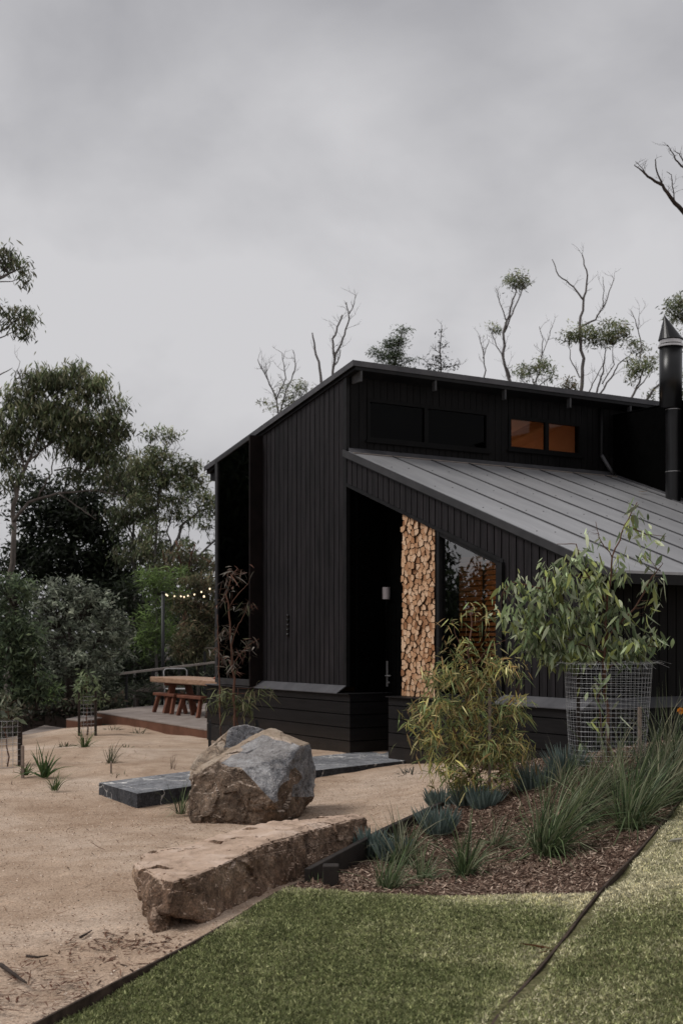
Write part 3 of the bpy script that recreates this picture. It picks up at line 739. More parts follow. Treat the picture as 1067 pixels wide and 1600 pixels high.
# interior: loft lined with ply, living room with lapped boards
mb = HB(); mb.sbox(-3.2, -.125, 2.70, 4.6, zr(-3.2)-.16, zr(-.125)-.16, zr(-3.2)-.13, zr(-.125)-.13); mb.box(-3.24,-3.2,2.70,4.6,1.9,3.3); mb.box(-3.2,-.125,2.66,2.70,1.9,3.75); mb.box(-3.2,-.125,4.6,4.64,1.9,3.75)
mb.build('loft_lining', M['ceil'], house)
mb = HB(); mb.box(-3.2, -.125, 2.70, 4.6, 1.86, 1.9); mb.box(-.14,-.125,2.70,2.86,1.9,3.7); mb.build('loft_floor', M['interior_dark'], house)
mb = HB()
for k in range(36):
    z = -1.5+k*.078
    for (x0, x1) in ((-1.02, -.36), (-.22, .62)):
        if x0 < 0 and x1 < 0 and 13 <= k <= 14: continue
        mb.hexa([(x0,2.58,z),(x1,2.58,z),(x1,2.66,z),(x0,2.66,z),(x0,2.64,z+.066),(x1,2.64,z+.066),(x1,2.66,z+.066),(x0,2.66,z+.066)])
mb.build('lapped_boards', M['plank'], house)
mb = HB(); mb.sbox(0, 4.7, 2.67, 2.72, -1.55, -1.55, 1.85, zl(4.7)-.2); mb.box(-2.6, 0, 2.67, 2.72, -1.55, 1.85); mb.box(-2.6, -2.55, .14, 2.67, -1.55, 1.85); mb.box(-2.6, .0, .14, 2.665, 1.8, 1.85); mb.sbox(0.0, 4.7, .72, 2.665, 1.8, zl(4.7)-.25, 1.85, zl(4.7)-.2); mb.build('room_lining', M['interior_dark'], house)

def lamp(name, loc, power, col, size=.12):
    l = bpy.data.lights.new(name, 'POINT'); l.energy = power; l.color = col; l.shadow_soft_size = size
    o = bpy.data.objects.new(name, l); COL.objects.link(o); o.location = loc; o.parent = house; return o
lamp('loft_lamp', (-1.6, 3.5, 2.35+EYE), 9.5, (1, .72, .47))
lamp('room_lamp', (.5, 1.5, .9+EYE), 20, (1, .66, .36))

# firewood: split logs packed in the niche
def clip_poly(poly, px, py, nx_, ny_):
    res = []
    for i in range(len(poly)):
        a, b = poly[i], poly[(i+1) % len(poly)]
        da = (a[0]-px)*nx_+(a[1]-py)*ny_; db = (b[0]-px)*nx_+(b[1]-py)*ny_
        if da <= 0: res.append(a)
        if (da < 0) != (db < 0) and abs(da-db) > 1e-9:
            t = da/(da-db); res.append((a[0]+(b[0]-a[0])*t, a[1]+(b[1]-a[1])*t))
    return res
seeds = []
random.seed(5)
x0, x1, z0 = 1.352, 2.10, -.733
tries = 0
while tries < 9000:
    tries += 1
    x = random.uniform(x0+.012, x1-.012); z = random.uniform(z0+.02, 1.66)
    if z > zf(x)-.03: continue
    dmin = .062
    if all((x-s[0])**2+(z-s[1])**2 > dmin**2 for s in seeds): seeds.append((x, z))
seeds = seeds[:298]
for s in seeds:
    poly = [(x0, z0), (x1, z0), (x1, zf(x1)-.012), (x0, zf(x0)-.012)]
    for q in seeds:
        if q is s or abs(q[0]-s[0]) > .3 or abs(q[1]-s[1]) > .3: continue
        dx, dz = q[0]-s[0], q[1]-s[1]; l = math.hypot(dx, dz)
        g_ = .0040
        poly = clip_poly(poly, s[0]+dx*.5-dx/l*g_, s[1]+dz*.5-dz/l*g_, dx/l, dz/l)
        if len(poly) < 3: break
    if len(poly) < 3: continue
    cx = sum(p[0] for p in poly)/len(poly); cz = sum(p[1] for p in poly)/len(poly)
    # subdivide the outline and round it slightly
    o2 = []
    for i in range(len(poly)):
        a, b = poly[i], poly[(i+1) % len(poly)]
        for t in (.15, .5, .85):
            px, pz = a[0]+(b[0]-a[0])*t, a[1]+(b[1]-a[1])*t
            k = 1-random.uniform(0, .03); o2.append((cx+(px-cx)*k, cz+(pz-cz)*k))
    fr_ = -.005+random.uniform(-.018, .022); dp = .22; n = len(o2)
    w = [loc2w(p[0], fr_+random.uniform(-.003, .003), p[1]) for p in o2]; wb_ = [loc2w(p[0], fr_+dp, p[1]) for p in o2]; c0 = loc2w(cx, fr_-.004, cz)
    org = loc2w(cx, fr_+dp/2, cz)
    mb = MB((-org.x, -org.y, -org.z))
    mb.mi = 0; mb.add(w+[c0], [(i, (i+1) % n, n) for i in range(n)])
    mb.mi = 1; mb.add(w+wb_, [(i, i+n, (i+1) % n+n, (i+1) % n) for i in range(n)]+[tuple(range(n, 2*n))])
    o = mb.build('firewood_log', [M['logend'], M['logbark']]); o.location = org
    tag(o, 'split firewood log packed in the tall stack between door and window', 'log', 'firewood logs stacked in the wall niche')

# ------------------------------------------------------------------ path
def path_slab(name, pts, ztop, th, joints=True):
    mb = MB(); n = len(pts)
    V = [(p[0], p[1], p[2]) for p in pts]; W = [(p[0], p[1], p[2]-th) for p in pts]
    mb.mi = 0; mb.add(V, [tuple(range(n))])
    mb.mi = 1; mb.add(V+W, [(i, i+n, (i+1) % n+n, (i+1) % n) for i in range(n)])
    return tag(mb.build(name, [M['bluestone'], M['bluestone_side']], bevel=.006), kind='structure')
def onz(u, v, rel): D = rel*F/(HZ-v); return P3(u, v, D)
# individual paving slabs, small joints between
Fr = [onz(214,1240,-1.557), onz(330,1224,-1.557), onz(408,1214,-1.557), onz(491,1204,-1.557), onz(560,1196.5,-1.557), onz(634,1188.5,-1.557)]
Bk = [onz(154,1223,-1.557), onz(246,1211,-1.557), onz(322,1202,-1.557), onz(402,1192,-1.557), onz(478,1183,-1.557), onz(556,1174.5,-1.557)]
Bk[-1] = np.array(loc2w(.32, -.16, -1.557)); 
for i in range(5):
    a, b, c, d_ = Fr[i], Fr[i+1], Bk[i+1], Bk[i]
    s_ = .006
    a2 = a+(b-a)*s_; b2 = b+(a-b)*s_; c2 = c+(d_-c)*s_; d2 = d_+(c-d_)*s_
    mid1 = (a2+d2)/2; mid2 = (b2+c2)/2
    path_slab('path', [a2, b2, mid2-(mid2-b2)*.008, mid1-(mid1-a2)*.008], 0, .30)
    path_slab('path', [mid1+(d2-mid1)*.008, mid2+(c2-mid2)*.008, c2, d2], 0, .30)
th_ = [loc2w(.32,-.14,-1.557), loc2w(1.24,-.14,-1.557), loc2w(1.24,.56,-1.557), loc2w(.32,.56,-1.557)]
path_slab('path', [Fr[-1]+(0,0,.0)]+[np.array(loc2w(1.24,-.16,-1.557)), np.array(loc2w(.33,-.16,-1.557))], 0, .2)
path_slab('porch_floor', [np.array(p) for p in th_], 0, .2)
path_slab('porch_floor', [np.array(loc2w(a, b, -1.56)) for a, b in ((.07,.03),(.3,.03),(.3,.56),(.07,.56))], 0, .2)

# ------------------------------------------------------------------ boulders
def boulder(name, hulls, matlist, classify, seed, amp, label, res=.014):
    bm = bmesh.new()
    allp = np.array([P3(*p) for h in hulls for p in h]); c = allp.mean(0); c[2] = allp[:, 2].min()
    for h in hulls:
        b2 = bmesh.new()
        vs = [b2.verts.new(P3(*p)-c) for p in h]
        r = bmesh.ops.convex_hull(b2, input=vs)
        bmesh.ops.delete(b2, geom=[x for x in r.get('geom_interior', []) if isinstance(x, bmesh.types.BMVert)], context='VERTS')
        bmesh.ops.dissolve_limit(b2, angle_limit=math.radians(4), verts=b2.verts, edges=b2.edges)
        bmesh.ops.triangulate(b2, faces=b2.faces)
        bmesh.ops.recalc_face_normals(b2, faces=b2.faces)
        bmesh.ops.bevel(b2, geom=list(b2.edges)+list(b2.verts), offset=.008, segments=1, affect='EDGES', clamp_overlap=True)
        bmesh.ops.triangulate(b2, faces=b2.faces)
        for it in range(12):
            L_ = [e for e in b2.edges if e.calc_length() > res]
            if not L_ or len(b2.verts) > 160000: break
            bmesh.ops.subdivide_edges(b2, edges=L_, cuts=1)
            bmesh.ops.triangulate(b2, faces=[f for f in b2.faces if len(f.verts) > 3])
        me = bpy.data.meshes.new('t'); b2.to_mesh(me); b2.free(); bm.from_mesh(me); bpy.data.meshes.remove(me)
    bm.normal_update()
    so = Vector((seed*3.1, seed*1.7, seed))
    for v in bm.verts:
        p = v.co; n = v.normal
        a = mnoise.fractal(p*2.2+so, 1, 2, 3)*amp
        # stepped fracture planes
        s_ = mnoise.noise(p*3.0+so*2)+.6*mnoise.noise(p*7+so)
        st = (math.floor(s_*3.5)/3.5)*amp*.9
        f_ = mnoise.fractal(p*16+so, .9, 2, 4)*amp*.16
        vor = mnoise.voronoi(p*5+so)[0]; cr = (vor[1]-vor[0]); ck = -amp*.3*max(0, 1-cr/.03) if mnoise.noise(p*2+so) > .1 else 0
        tp = 1-.8*max(0, n.z)
        f1 = mnoise.voronoi(p*4.2+so*1.3+Vector((mnoise.noise(p*3), mnoise.noise(p*3+so), 0))*.5)[0][0]
        f2 = mnoise.voronoi(p*11+so*1.3)[0][0]
        vo = mnoise.voronoi(p*3.6+so*.7)[1]; cc_ = vo[0]; q_ = p*3.6+so*.7
        fac = mnoise.noise_vector(cc_*5.3).dot(q_-cc_)*amp*2.2
        vo2 = mnoise.voronoi(p*9+so*.4)[1]; fac += mnoise.noise_vector(vo2[0]*5.3).dot(p*9+so*.4-vo2[0])*amp*.7
        fac *= .25+.75*tp
        v.co = p+n*(fac*.85+(a*.4+st*.7)*tp+f_+ck*tp+amp*(f1-.45)*1.5*tp+amp*(f2-.4)*.45*(.4+.6*tp))
    for f in bm.faces:
        w = f.calc_center_median()+Vector(c); uu = 533.5+F*w.x/w.y; vv = HZ-F*(w.z-EYE)/w.y
        f.material_index = classify(uu, vv, f.normal, mnoise.noise(f.calc_center_median()*6+so)*.5)
        f.smooth = False
    me = bpy.data.meshes.new(name); bm.to_mesh(me); bm.free()
    for m_ in matlist: me.materials.append(m_)
    o = link(name, me); o.location = c
    try: me.set_sharp_from_angle(angle=math.radians(28)); me.polygons.foreach_set('use_smooth', [True]*len(me.polygons)); me.set_sharp_from_angle(angle=math.radians(28))
    except Exception: pass
    return tag(o, label, 'boulder')
def inside(poly, x, y):
    r = False; n = len(poly)
    for i in range(n):
        (a, b), (c, d) = poly[i], poly[(i+1) % n]
        if (b > y) != (d > y) and x < (c-a)*(y-b)/(d-b)+a: r = not r
    return r
slab_pts = [(219,1354,7.5),(226,1335,7.95),(300,1316,8.25),(365,1301,8.7),(425,1284,9.1),(478,1277,9.4),(553,1271,9.85),(567,1276,9.8),(574,1302,9.75),
  (245,1369,7.12),(271,1378,6.98),(340,1353,7.35),(400,1323,7.9),(432,1303,8.4),(480,1290,9.0),
  (221,1400,7.3),(230,1412,7.1),(262,1430,6.9),(300,1436,7.0),(345,1442,7.25),(368,1450,7.45),(440,1412,8.1),(490,1388,8.6),(572,1345,9.65),(570,1340,9.9),
  (430,1385,9.6),(320,1400,8.6),(260,1410,8.0)]
foot = [(224,1385,7.5),(240,1385,7.1),(262,1405,7.1),(226,1430,7.3),(243,1476,6.86),(264,1480,6.9),(300,1474,7.1),(300,1410,7.6),(280,1440,8.2),(235,1430,8.2)]
boulder('boulder', [slab_pts, foot], [M['rock_brown']], lambda u, v, n, z: 0, 3, .032, 'long flat topped brown boulder lying across the gravel behind the lawn edging')
zz_ = lambda pts: [(200+.375*a, 1120+.375*b) for a, b in pts]
grey_poly = zz_([(380,185),(440,140),(560,75),(640,90),(715,120),(700,200),(670,260),(600,350),(545,290),(480,220),(430,205)])
b2p = [(299,1283,11.75),(350,1289,11.6),(406,1291,11.45),(440,1287,11.6),(470,1274,11.9),(489,1246,12.1),(493,1212,12.2),(484,1161,12.2),(296,1259,11.8),(302,1212,11.8),(316,1196,11.9),
  (342,1187,11.75),(410,1142,12.15),(425,1137,12.3),(380,1203,11.5),(404,1229,11.38),(425,1252,11.32),(468,1166,11.85),(320,1200,12.6),(395,1155,12.9),(475,1168,12.8),(310,1262,12.8),(482,1250,13.0)]
def cls2(u, v, n, z):
    if n.z > .62 and not inside(grey_poly, u, v): return 2
    if inside(grey_poly, u+z*22, v+z*22): return 1
    if u > 462+z*25 and v < 1245: return 1
    return 0
boulder('boulder', [b2p], [M['rock_brown2'], M['rock_grey'], M['rock_tan']], cls2, 8, .028, 'tall angular boulder with a slate grey broken face beside the stone path')
b3p = [(298,1205,13.6),(312,1182,13.7),(345,1152,13.8),(362,1136,13.9),(385,1132,14.0),(412,1140,14.1),(420,1215,13.8),(330,1222,13.4),(300,1222,13.5),(330,1170,14.6),(410,1150,14.8),(320,1220,14.8),(420,1215,14.8)]
boulder('boulder', [b3p], [M['rock_tan'], M['rock_grey']], lambda u, v, n, z: 1 if (u > 352+z*30 and v < 1168) else 0, 5, .03, 'tan sloping boulder half hidden behind the tall grey faced boulder')

# ------------------------------------------------------------------ vegetation
def blob_leaves(blobs, D, cover, L, W, pal, hang, prof, seed, depth=None, clump=15, spread=.42, droop=.15, up=0, flat=.8):
    """blobs in photo pixels (u, v, ru, rv[, dD]) at distance D; returns leaves and clump centres"""
    r = np.random.default_rng(seed)
    parts = []; centres = []
    for bl in blobs:
        u, v, ru, rv = bl[:4]; dD = bl[4] if len(bl) > 4 else 0
        cov = cover*(bl[5] if len(bl) > 5 else 1)*(1.0 if D > 44.5 and v < 640 else 1.5 if D > 25 else 1.0)
        Dc = D+dD; s = Dc/F
        area = math.pi*ru*rv; lp = L*W*.55/s/s
        n = int(cov*area/lp)
        k = max(4, int(area/(clump*clump)*1.5))
        c = r.normal(size=(k, 3)); c = unit(c)*r.uniform(.25, 1.0, (k, 1))**.6
        c = c*np.array([ru, ru*flat, rv])*s
        o = P3(u, v, Dc)
        c = c+o
        centres.append(c)
        ci = r.integers(0, k, n)
        cr = spread*clump*1.6*s*r.uniform(.6, 1.3, k)
        p = c[ci]+r.normal(size=(n, 3))*cr[ci][:, None]*np.array([.8, .8, .55])
        d = r.normal(size=(n, 3))*np.array([1, 1, .8]); d = unit(d); d[:, 2] += -hang+up; d = unit(d)
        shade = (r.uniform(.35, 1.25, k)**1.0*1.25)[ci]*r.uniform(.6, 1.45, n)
        hgt = np.clip((p[:, 2]-o[2])/(rv*s*1.2), -1, 1); shade = shade*(1+.45*hgt)  # light from above put into leaf colour: tops lighter, undersides darker
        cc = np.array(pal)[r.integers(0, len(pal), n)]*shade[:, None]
        cu = r.normal(size=(n, 3))*.22 if D < 20 else None
        sz = r.uniform(.45, 1.35, n) if D < 20 else r.uniform(.6, 1.3, n)
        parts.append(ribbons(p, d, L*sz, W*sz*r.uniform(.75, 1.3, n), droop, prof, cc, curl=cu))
    return parts, np.concatenate(centres)

def limbs_mb(limbs, D, org, seed, wob=.35, sides=6):
    """limbs: list of ([(u,v[,dD])...], px width at start, px width at end)"""
    r = random.Random(seed); mb = MB(tuple(-x for x in org)); pts_all = []
    for pts, w0, w1 in limbs:
        P = []
        for q in pts: P.append(Vector(P3(q[0], q[1], D+(q[2] if len(q) > 2 else 0))))
        # resample with a slight wobble
        Q = []; nseg = 4
        for i in range(len(P)-1):
            for k in range(nseg):
                t = k/nseg; p = P[i].lerp(P[i+1], t)
                if not (i == 0 and k == 0):
                    l = (P[i+1]-P[i]).length
                    p = p+Vector((r.gauss(0, 1), r.gauss(0, 1), r.gauss(0, .4)))*l*.035*wob*2
                Q.append(p)
        Q.append(P[-1]); n = len(Q)
        R = [(w0+(w1-w0)*(i/(n-1)))*.5*D/F for i in range(n)]
        mb.tube(Q, R, sides); pts_all += Q
    return mb, pts_all

def twigs(mb, anchors, centres, r0, seed, frac=1.0, sides=4, sag=.1):
    r = random.Random(seed); A = np.array([tuple(a) for a in anchors])
    for c in centres:
        if r.random() > frac: continue
        d = np.linalg.norm(A-c, axis=1)+np.maximum(0, A[:, 2]-c[2])*1.5
        a = Vector(A[int(np.argmin(d))]); c_ = Vector(c); l = (c_-a).length
        m1 = a.lerp(c_, .35)+Vector((r.gauss(0, .06), r.gauss(0, .06), -sag*.4))*l; m2 = a.lerp(c_, .7)+Vector((r.gauss(0, .05), r.gauss(0, .05), .05))*l
        rr = r0*min(1.5, .6+l*.25)
        mb.tube([a, m1, m2, c_], [rr, rr*.7, rr*.45, rr*.2], sides, cap=False)

def bare_twigs(mb, pts, D, seed, n=30, lpx=22, w=1.0, up=.8):
    """fine dead twigs growing off given limb points"""
    r = random.Random(seed); s = D/F
    for i in range(n):
        a = Vector(r.choice(pts)); d = Vector((r.gauss(0, .7), r.gauss(0, .6), abs(r.gauss(up, .35)))).normalized()
        l = lpx*s*r.uniform(.4, 1.2); P = [a]
        for k in range(4):
            d = (d+Vector((r.gauss(0, .25), r.gauss(0, .25), r.gauss(.05, .2)))).normalized(); P.append(P[-1]+d*l/4)
        mb.tube(P, [w*s*.5, w*s*.4, w*s*.32, w*s*.22, w*s*.12], 3, cap=False)
        for q in range(2):
            b = P[r.randint(1, 3)]; e = (d+Vector((r.gauss(0, .6), r.gauss(0, .5), r.gauss(.1, .3)))).normalized()
            mb.tube([b, b+e*l*.25, b+e*l*.45+Vector((0,0,l*.04))], [w*s*.28, w*s*.2, w*s*.1], 3, cap=False)

PAL_EUC = [(.13,.165,.08), (.18,.205,.105), (.085,.11,.06), (.25,.25,.15), (.15,.14,.085)]
PAL_DARK = [(.022,.030,.018), (.034,.045,.025), (.026,.032,.02)]  # near-black greens; shade deep inside the tree mass is put into them
PAL_GREY = [(.25,.28,.215), (.36,.385,.30), (.12,.14,.10)]
PAL_BRIGHT = [(.16,.23,.075), (.20,.28,.10), (.11,.16,.055)]
PAL_OLIVE = [(.12,.118,.066), (.15,.135,.078), (.16,.115,.072), (.08,.09,.048)]
ntree = [0]
def tree(name, label, cat, D, limbs, blobs, pal=PAL_EUC, cover=2.0, L=.155, W=.04, hang=.8, bark='bark_pale', clump=14, tw=1.0, twr=.012, bare=None, group=None, prof=PROF[2], up=0, spread=.52, mat='leaf', sides=6, flat=.8, wob=.35, base=None, droop=.15):
    ntree[0] += 1; seed = 100+ntree[0]*7
    q = limbs[0][0][0]
    b = P3(q[0], q[1], D+(q[2] if len(q) > 2 else 0))
    gz = float(tz(b[0], b[1])) if base is None else base
    org = np.array([b[0], b[1], gz])
    root = empty(name, org, 0, label, cat, group)
    mb, pts = limbs_mb(limbs, D, org, seed, wob, sides)
    w0 = limbs[0][1]*.5*D/F
    if b[2] > gz+.05: mb.tube([(b[0], b[1], gz-.1), ((b[0]+w0*.3), b[1], (gz+b[2])/2), tuple(b)], [w0*1.5, w0*1.2, w0], sides)
    parts = None
    if D > 44.5 and pal is PAL_EUC: pal = [tuple(c*1.2 for c in q_) for q_ in pal]
    if blobs:
        parts, cen = blob_leaves(blobs, D, cover, L, W, pal, hang, prof, seed+1, clump=clump, spread=spread, up=up, flat=flat, droop=droop)
        twigs(mb, pts, cen, twr, seed+2, tw)
    if bare: bare_twigs(mb, [p for p in pts], D, seed+3, *bare)
    mb.build('trunk', M[bark], root, smooth=True)
    if parts:
        V, Qd, C = join(parts); V = V-org
        np_mesh('crown', V, Qd, M[mat], root, col=C)
    return root

# trees beyond the roof
BG = 'trees behind the house roof'
tree('gum_tree', 'half bare gum with forked grey twigs, leftmost above the sloping roof edge', 'tree', 52,
  [([(437,760),(437,665),(432,625),(418,592),(403,562)], 4, 1.2), ([(432,625),(447,590),(441,552)], 2.4, 1), ([(436,650),(452,600),(462,572),(458,548)], 2.4, 1), ([(440,640),(470,620),(482,600)], 1.6, .8)],
  [(457,608,22,14),(420,632,11,10),(447,632,16,12),(470,603,12,9)], bark='bark_grey', clump=10, cover=1.3, bare=(46, 26, .9, .9), hang=.4, group=BG)
tree('dead_tree', 'dead leafless tree with two forked grey limbs above the roof peak', 'tree', 50,
  [([(512,760),(508,640),(500,585),(492,545),(488,520)], 6, 2), ([(514,660),(518,600),(522,560),(520,530),(530,505),(535,492)], 5, 2), ([(522,560),(536,530),(546,500),(541,472)], 3.6, 1.4), ([(546,490),(552,478),(556,462)], 2, .8), ([(521,575),(530,560),(532,546)], 2.4, 1)],
  [], bark='bark_grey', bare=(34, 26, .8, 1.0), group=BG)
tree('conifer_tree', 'dense leaning dark green conifer top beyond the roof peak', 'tree', 48,
  [([(612,760),(612,600),(618,560),(628,515)], 5, 1.5)], [(629,517,8,10,0,1.2),(624,533,13,10,0,1.2),(612,545,19,12,0,1.2),(598,555,20,9),(608,562,30,12),(640,566,14,7,0,.4)], pal=[(.07,.095,.055),(.10,.125,.07),(.05,.07,.042)], cover=2.6, L=.12, W=.03, hang=-.2, clump=9, group=BG, bark='bark_dark', bare=(26, 20, .8, .3))
tree('conifer_tree', 'thin sparse conifer with dark cone clusters above the roof', 'tree', 48,
  [([(686,760),(686,600),(688,550),(690,508)], 4, 1), ([(686,575),(705,572),(718,570)], 1.6, .8), ([(686,572),(668,568),(660,560)], 1.6, .8), ([(687,552),(672,540)], 1.2, .6), ([(688,545),(702,535)], 1.2, .6)],
  [(684,560,20,7,0,.8),(678,574,20,5,0,.8),(700,574,18,5,0,.8),(690,540,14,6,0,.6),(689,523,6,8,0,.7)], pal=[(.022,.026,.02),(.034,.036,.028)], cover=1.0, L=.11, W=.05, hang=.1, clump=6, group=BG, bark='bark_dark', bare=(34, 16, .8, .4))
tree('gum_tree', 'slender gum with a small round green crown left of the tall bare gum', 'tree', 54,
  [([(800,760),(797,600),(786,560),(787,520),(797,482),(806,455)], 6, 2), ([(797,590),(776,540),(768,520)], 2.2, 1), ([(787,520),(799,490),(812,462),(818,448)], 3, 1.2), ([(756,720),(757,590),(754,548),(748,525)], 3, 1.2), ([(790,500),(781,475),(774,450)], 2, .8), ([(754,560),(764,530)], 1.6, .8)],
  [(806,438,20,13,0,1.2),(798,436,10,9),(769,514,17,9,0,.8)], clump=9, cover=2.2, bark='bark_grey', bare=(46, 26, .8, .9), hang=.3, group=BG)
tree('gum_tree', 'low gum with a domed crown just above the roof, under a bare forked twig', 'tree', 50,
  [([(838,760),(836,610),(832,592)], 4, 2), ([(836,605),(845,560),(848,530),(842,510)], 2, .9), ([(845,558),(856,530),(864,505)], 1.6, .8), ([(836,610),(815,595)], 2, 1), ([(836,606),(856,592)], 2, 1)],
  [(836,570,27,13,0,1.1),(818,582,18,10),(856,585,14,10)], clump=9, cover=2.0, bark='bark_grey', bare=(20, 26, .8, 1.0), hang=.4, group=BG)
tree('gum_tree', 'tallest gum with long bare upper limbs over flat topped green crown', 'tree', 50,
  [([(908,800),(908,612),(909,560),(905,505),(912,465),(918,430),(909,398)], 7, 1.6), ([(912,470),(895,448),(872,430),(862,405)], 3, 1.2), ([(906,512),(928,500),(945,475),(959,435)], 3.6, 1.2), ([(941,480),(943,455),(941,432)], 1.8, .8), ([(935,780),(932,615),(942,580),(946,545)], 4, 1.6), ([(930,625),(955,590),(965,570),(985,553)], 3, 1.2), ([(917,620),(925,600),(945,560)], 2.4, 1.2), ([(905,590),(890,560),(888,535)], 2, 1), ([(940,600),(958,570),(957,540)], 2, 1)],
  [(886,522,17,12,0,1.0),(915,526,22,13,0,1.2),(938,522,26,17,0,1.3),(960,512,22,15,0,1.2),(992,540,15,12,0,1.1),(975,522,12,10)], clump=10, cover=2.3, bark='bark_grey', bare=(36, 28, .8, .9), hang=.25, group=BG)
tree('gum_tree', 'small gum with an umbrella crown immediately left of the flue', 'tree', 46,
  [([(984,780),(986,622),(998,598),(1003,580)], 5, 1.6), ([(990,612),(1008,592),(1018,575)], 2.4, 1), ([(1008,740),(1010,625),(1022,606),(1040,595)], 5, 3), ([(1000,560),(1000,530),(992,500),(985,485)], 2.2, .9), ([(996,515),(998,492)], 1.2, .7)],
  [(996,570,20,14,0,1.1),(1012,576,18,11),(985,585,12,12),(1020,562,10,8),(1020,616,12,6)], clump=9, cover=2.0, bark='bark_grey', bare=(14, 26, .8, 1.0), hang=.4, group=BG)
tree('gum_tree', 'bushy reddish green gum crown barely above the roof edge, right of the domed gum', 'tree', 47,
  [([(890,760),(889,612)], 3, 1.6)], [(889,600,16,11),(880,607,10,8)], clump=8, cover=2.2, pal=PAL_OLIVE, hang=.4, group=BG)
tree('gum_tree', 'gum with pale grey green crown cut by the right picture edge behind the flue', 'tree', 40,
  [([(1090,800),(1085,620),(1078,540),(1066,500)], 8, 3), ([(1078,540),(1056,520)], 3, 1)], [(1062,470,22,12),(1064,490,24,14),(1050,482,13,12),(1082,480,24,20),(1085,530,22,20),(1078,600,18,30)], clump=10, cover=1.9, pal=PAL_GREY+PAL_EUC, bark='bark_grey', hang=.4, group=BG)
tree('dead_tree', 'dead limb tips of a tall leafless tree entering at the right edge of the sky', 'tree', 30,
  [([(1110,640),(1105,450),(1088,360),(1067,331),(1050,313),(1034,290),(1012,276),(1000,265),(990,258)], 12, 1.2), ([(1034,290),(1026,268),(1023,249)], 3, 1.6), ([(1053,315),(1050,290),(1048,273),(1041,268)], 2, .8), ([(1088,360),(1090,300),(1067,262),(1055,250),(1051,240),(1042,226)], 5, .8), ([(1080,280),(1067,252),(1060,240),(1052,236)], 2.6, .8), ([(1012,276),(1002,262),(992,252)], 1.6, .7)],
  [], bark='bark_dark', bare=(40, 22, .8, .7))

# left side trees
tree('gum_tree', 'large gum with pale twisting branches and a broad dark crown at the left', 'tree', 38,
  [([(12,1040),(18,900),(20,820),(26,760),(45,722),(58,690)], 11, 4), ([(22,815),(45,785),(90,770),(150,766),(195,775)], 6, 2), ([(28,770),(38,735),(36,700)], 4, 2), ([(60,778),(80,740),(85,700)], 3, 1.4), ([(45,722),(70,700),(62,660)], 4, 2), ([(90,770),(120,790),(150,812)], 2.6, 1.2), ([(85,735),(110,730),(130,738)], 2.4, 1.2), ([(58,690),(70,640),(110,610)], 4, 1.5), ([(70,700),(120,660),(160,630)], 3.5, 1.5), ([(10,640),(20,600),(32,565)], 2, .8)],
  [(66,598,34,24),(34,618,28,26),(110,592,36,20),(150,612,32,24),(176,640,20,28),(100,632,44,26),(60,650,40,30),(140,660,42,30),(20,660,30,34),(175,680,18,22),(15,700,26,36),(150,708,34,26),(110,700,26,20),(175,738,26,22,0,.8),(20,745,20,20,0,.7),(120,738,26,14,0,.6),(90,660,50,30),(130,690,36,24),(45,690,26,20,0,.8),(185,665,12,26),(80,585,24,12),(120,575,20,8),(150,595,22,12),(50,590,18,12)],
  clump=14, cover=2.4, bare=(50, 26, .9, .6), pal=PAL_EUC, hang=1.1, L=.19, W=.042)
tree('gum_tree', 'tall gum outside the frame with two leafy branch tips in the upper left sky', 'tree', 30,
  [([(-90,1050),(-80,700),(-60,560),(-30,470),(0,435),(30,420)], 22, 1.6), ([(-60,560),(-25,535),(5,515),(35,495)], 6, 1.4), ([(-25,535),(0,528),(30,515)], 3, 1), ([(-5,440),(20,440),(40,430)], 2, .8), ([(-20,470),(0,450)], 3, 2), ([(-50,600),(-10,590),(20,575)], 4, 1)],
  [(10,393,18,12),(-5,398,20,14),(32,412,14,14),(42,432,8,12),(12,412,20,10,0,.7),(28,482,18,9),(48,492,13,12),(42,515,14,11,0,.8),(15,500,18,12,0,.7),(30,502,22,12,0,.6),(-10,480,20,14),(-70,420,60,50),(-100,520,60,50),(-80,350,60,40)],
  clump=11, cover=1.7, bark='bark_grey', hang=1.0, L=.15, W=.034)
tree('gum_tree', 'open gum with layered crowns and bare limbs touching the left end of the house', 'tree', 42,
  [([(262,1000),(262,930),(270,860),(285,820),(310,800),(335,790)], 7, 2), ([(270,860),(262,830),(270,790),(275,770)], 3, 1.4), ([(262,930),(300,880),(330,850),(350,830)], 4, 2.4), ([(250,760),(255,720),(262,700),(248,682)], 3, 1.2), ([(262,700),(275,685)], 1.6, 1), ([(255,720),(270,712),(282,698)], 1.6, .8), ([(240,930),(245,800),(250,740)], 5, 3), ([(310,800),(300,770)], 2, 1), ([(290,900),(298,860),(295,830)], 2, 1), ([(330,850),(322,830)], 1.4, .8)],
  [(236,674,17,8,0,.9),(262,675,17,9,0,.9),(225,722,30,20),(250,715,24,18),(258,742,18,18,0,.8),(290,724,20,13),(308,735,13,14),(275,735,12,10),(288,765,24,14),(312,776,18,14,0,.9),(330,785,12,16),(270,785,22,14),(255,775,16,9,0,.7),(325,870,16,14,0,.6),(240,820,22,18,0,.7),(290,855,12,16,0,.8),(260,870,24,24,0,.6),(300,750,28,14),(240,745,30,20),(215,735,24,20),(225,780,28,20),(285,800,26,12,0,.8),(320,810,14,20,0,.7),(300,880,30,18,0,.7),(235,850,26,22,0,.8)],
  clump=12, cover=2.2, bark='bark_grey', bare=(50, 28, .8, .7), hang=.7, pal=[tuple(c*1.25 for c in q_) for q_ in PAL_EUC])
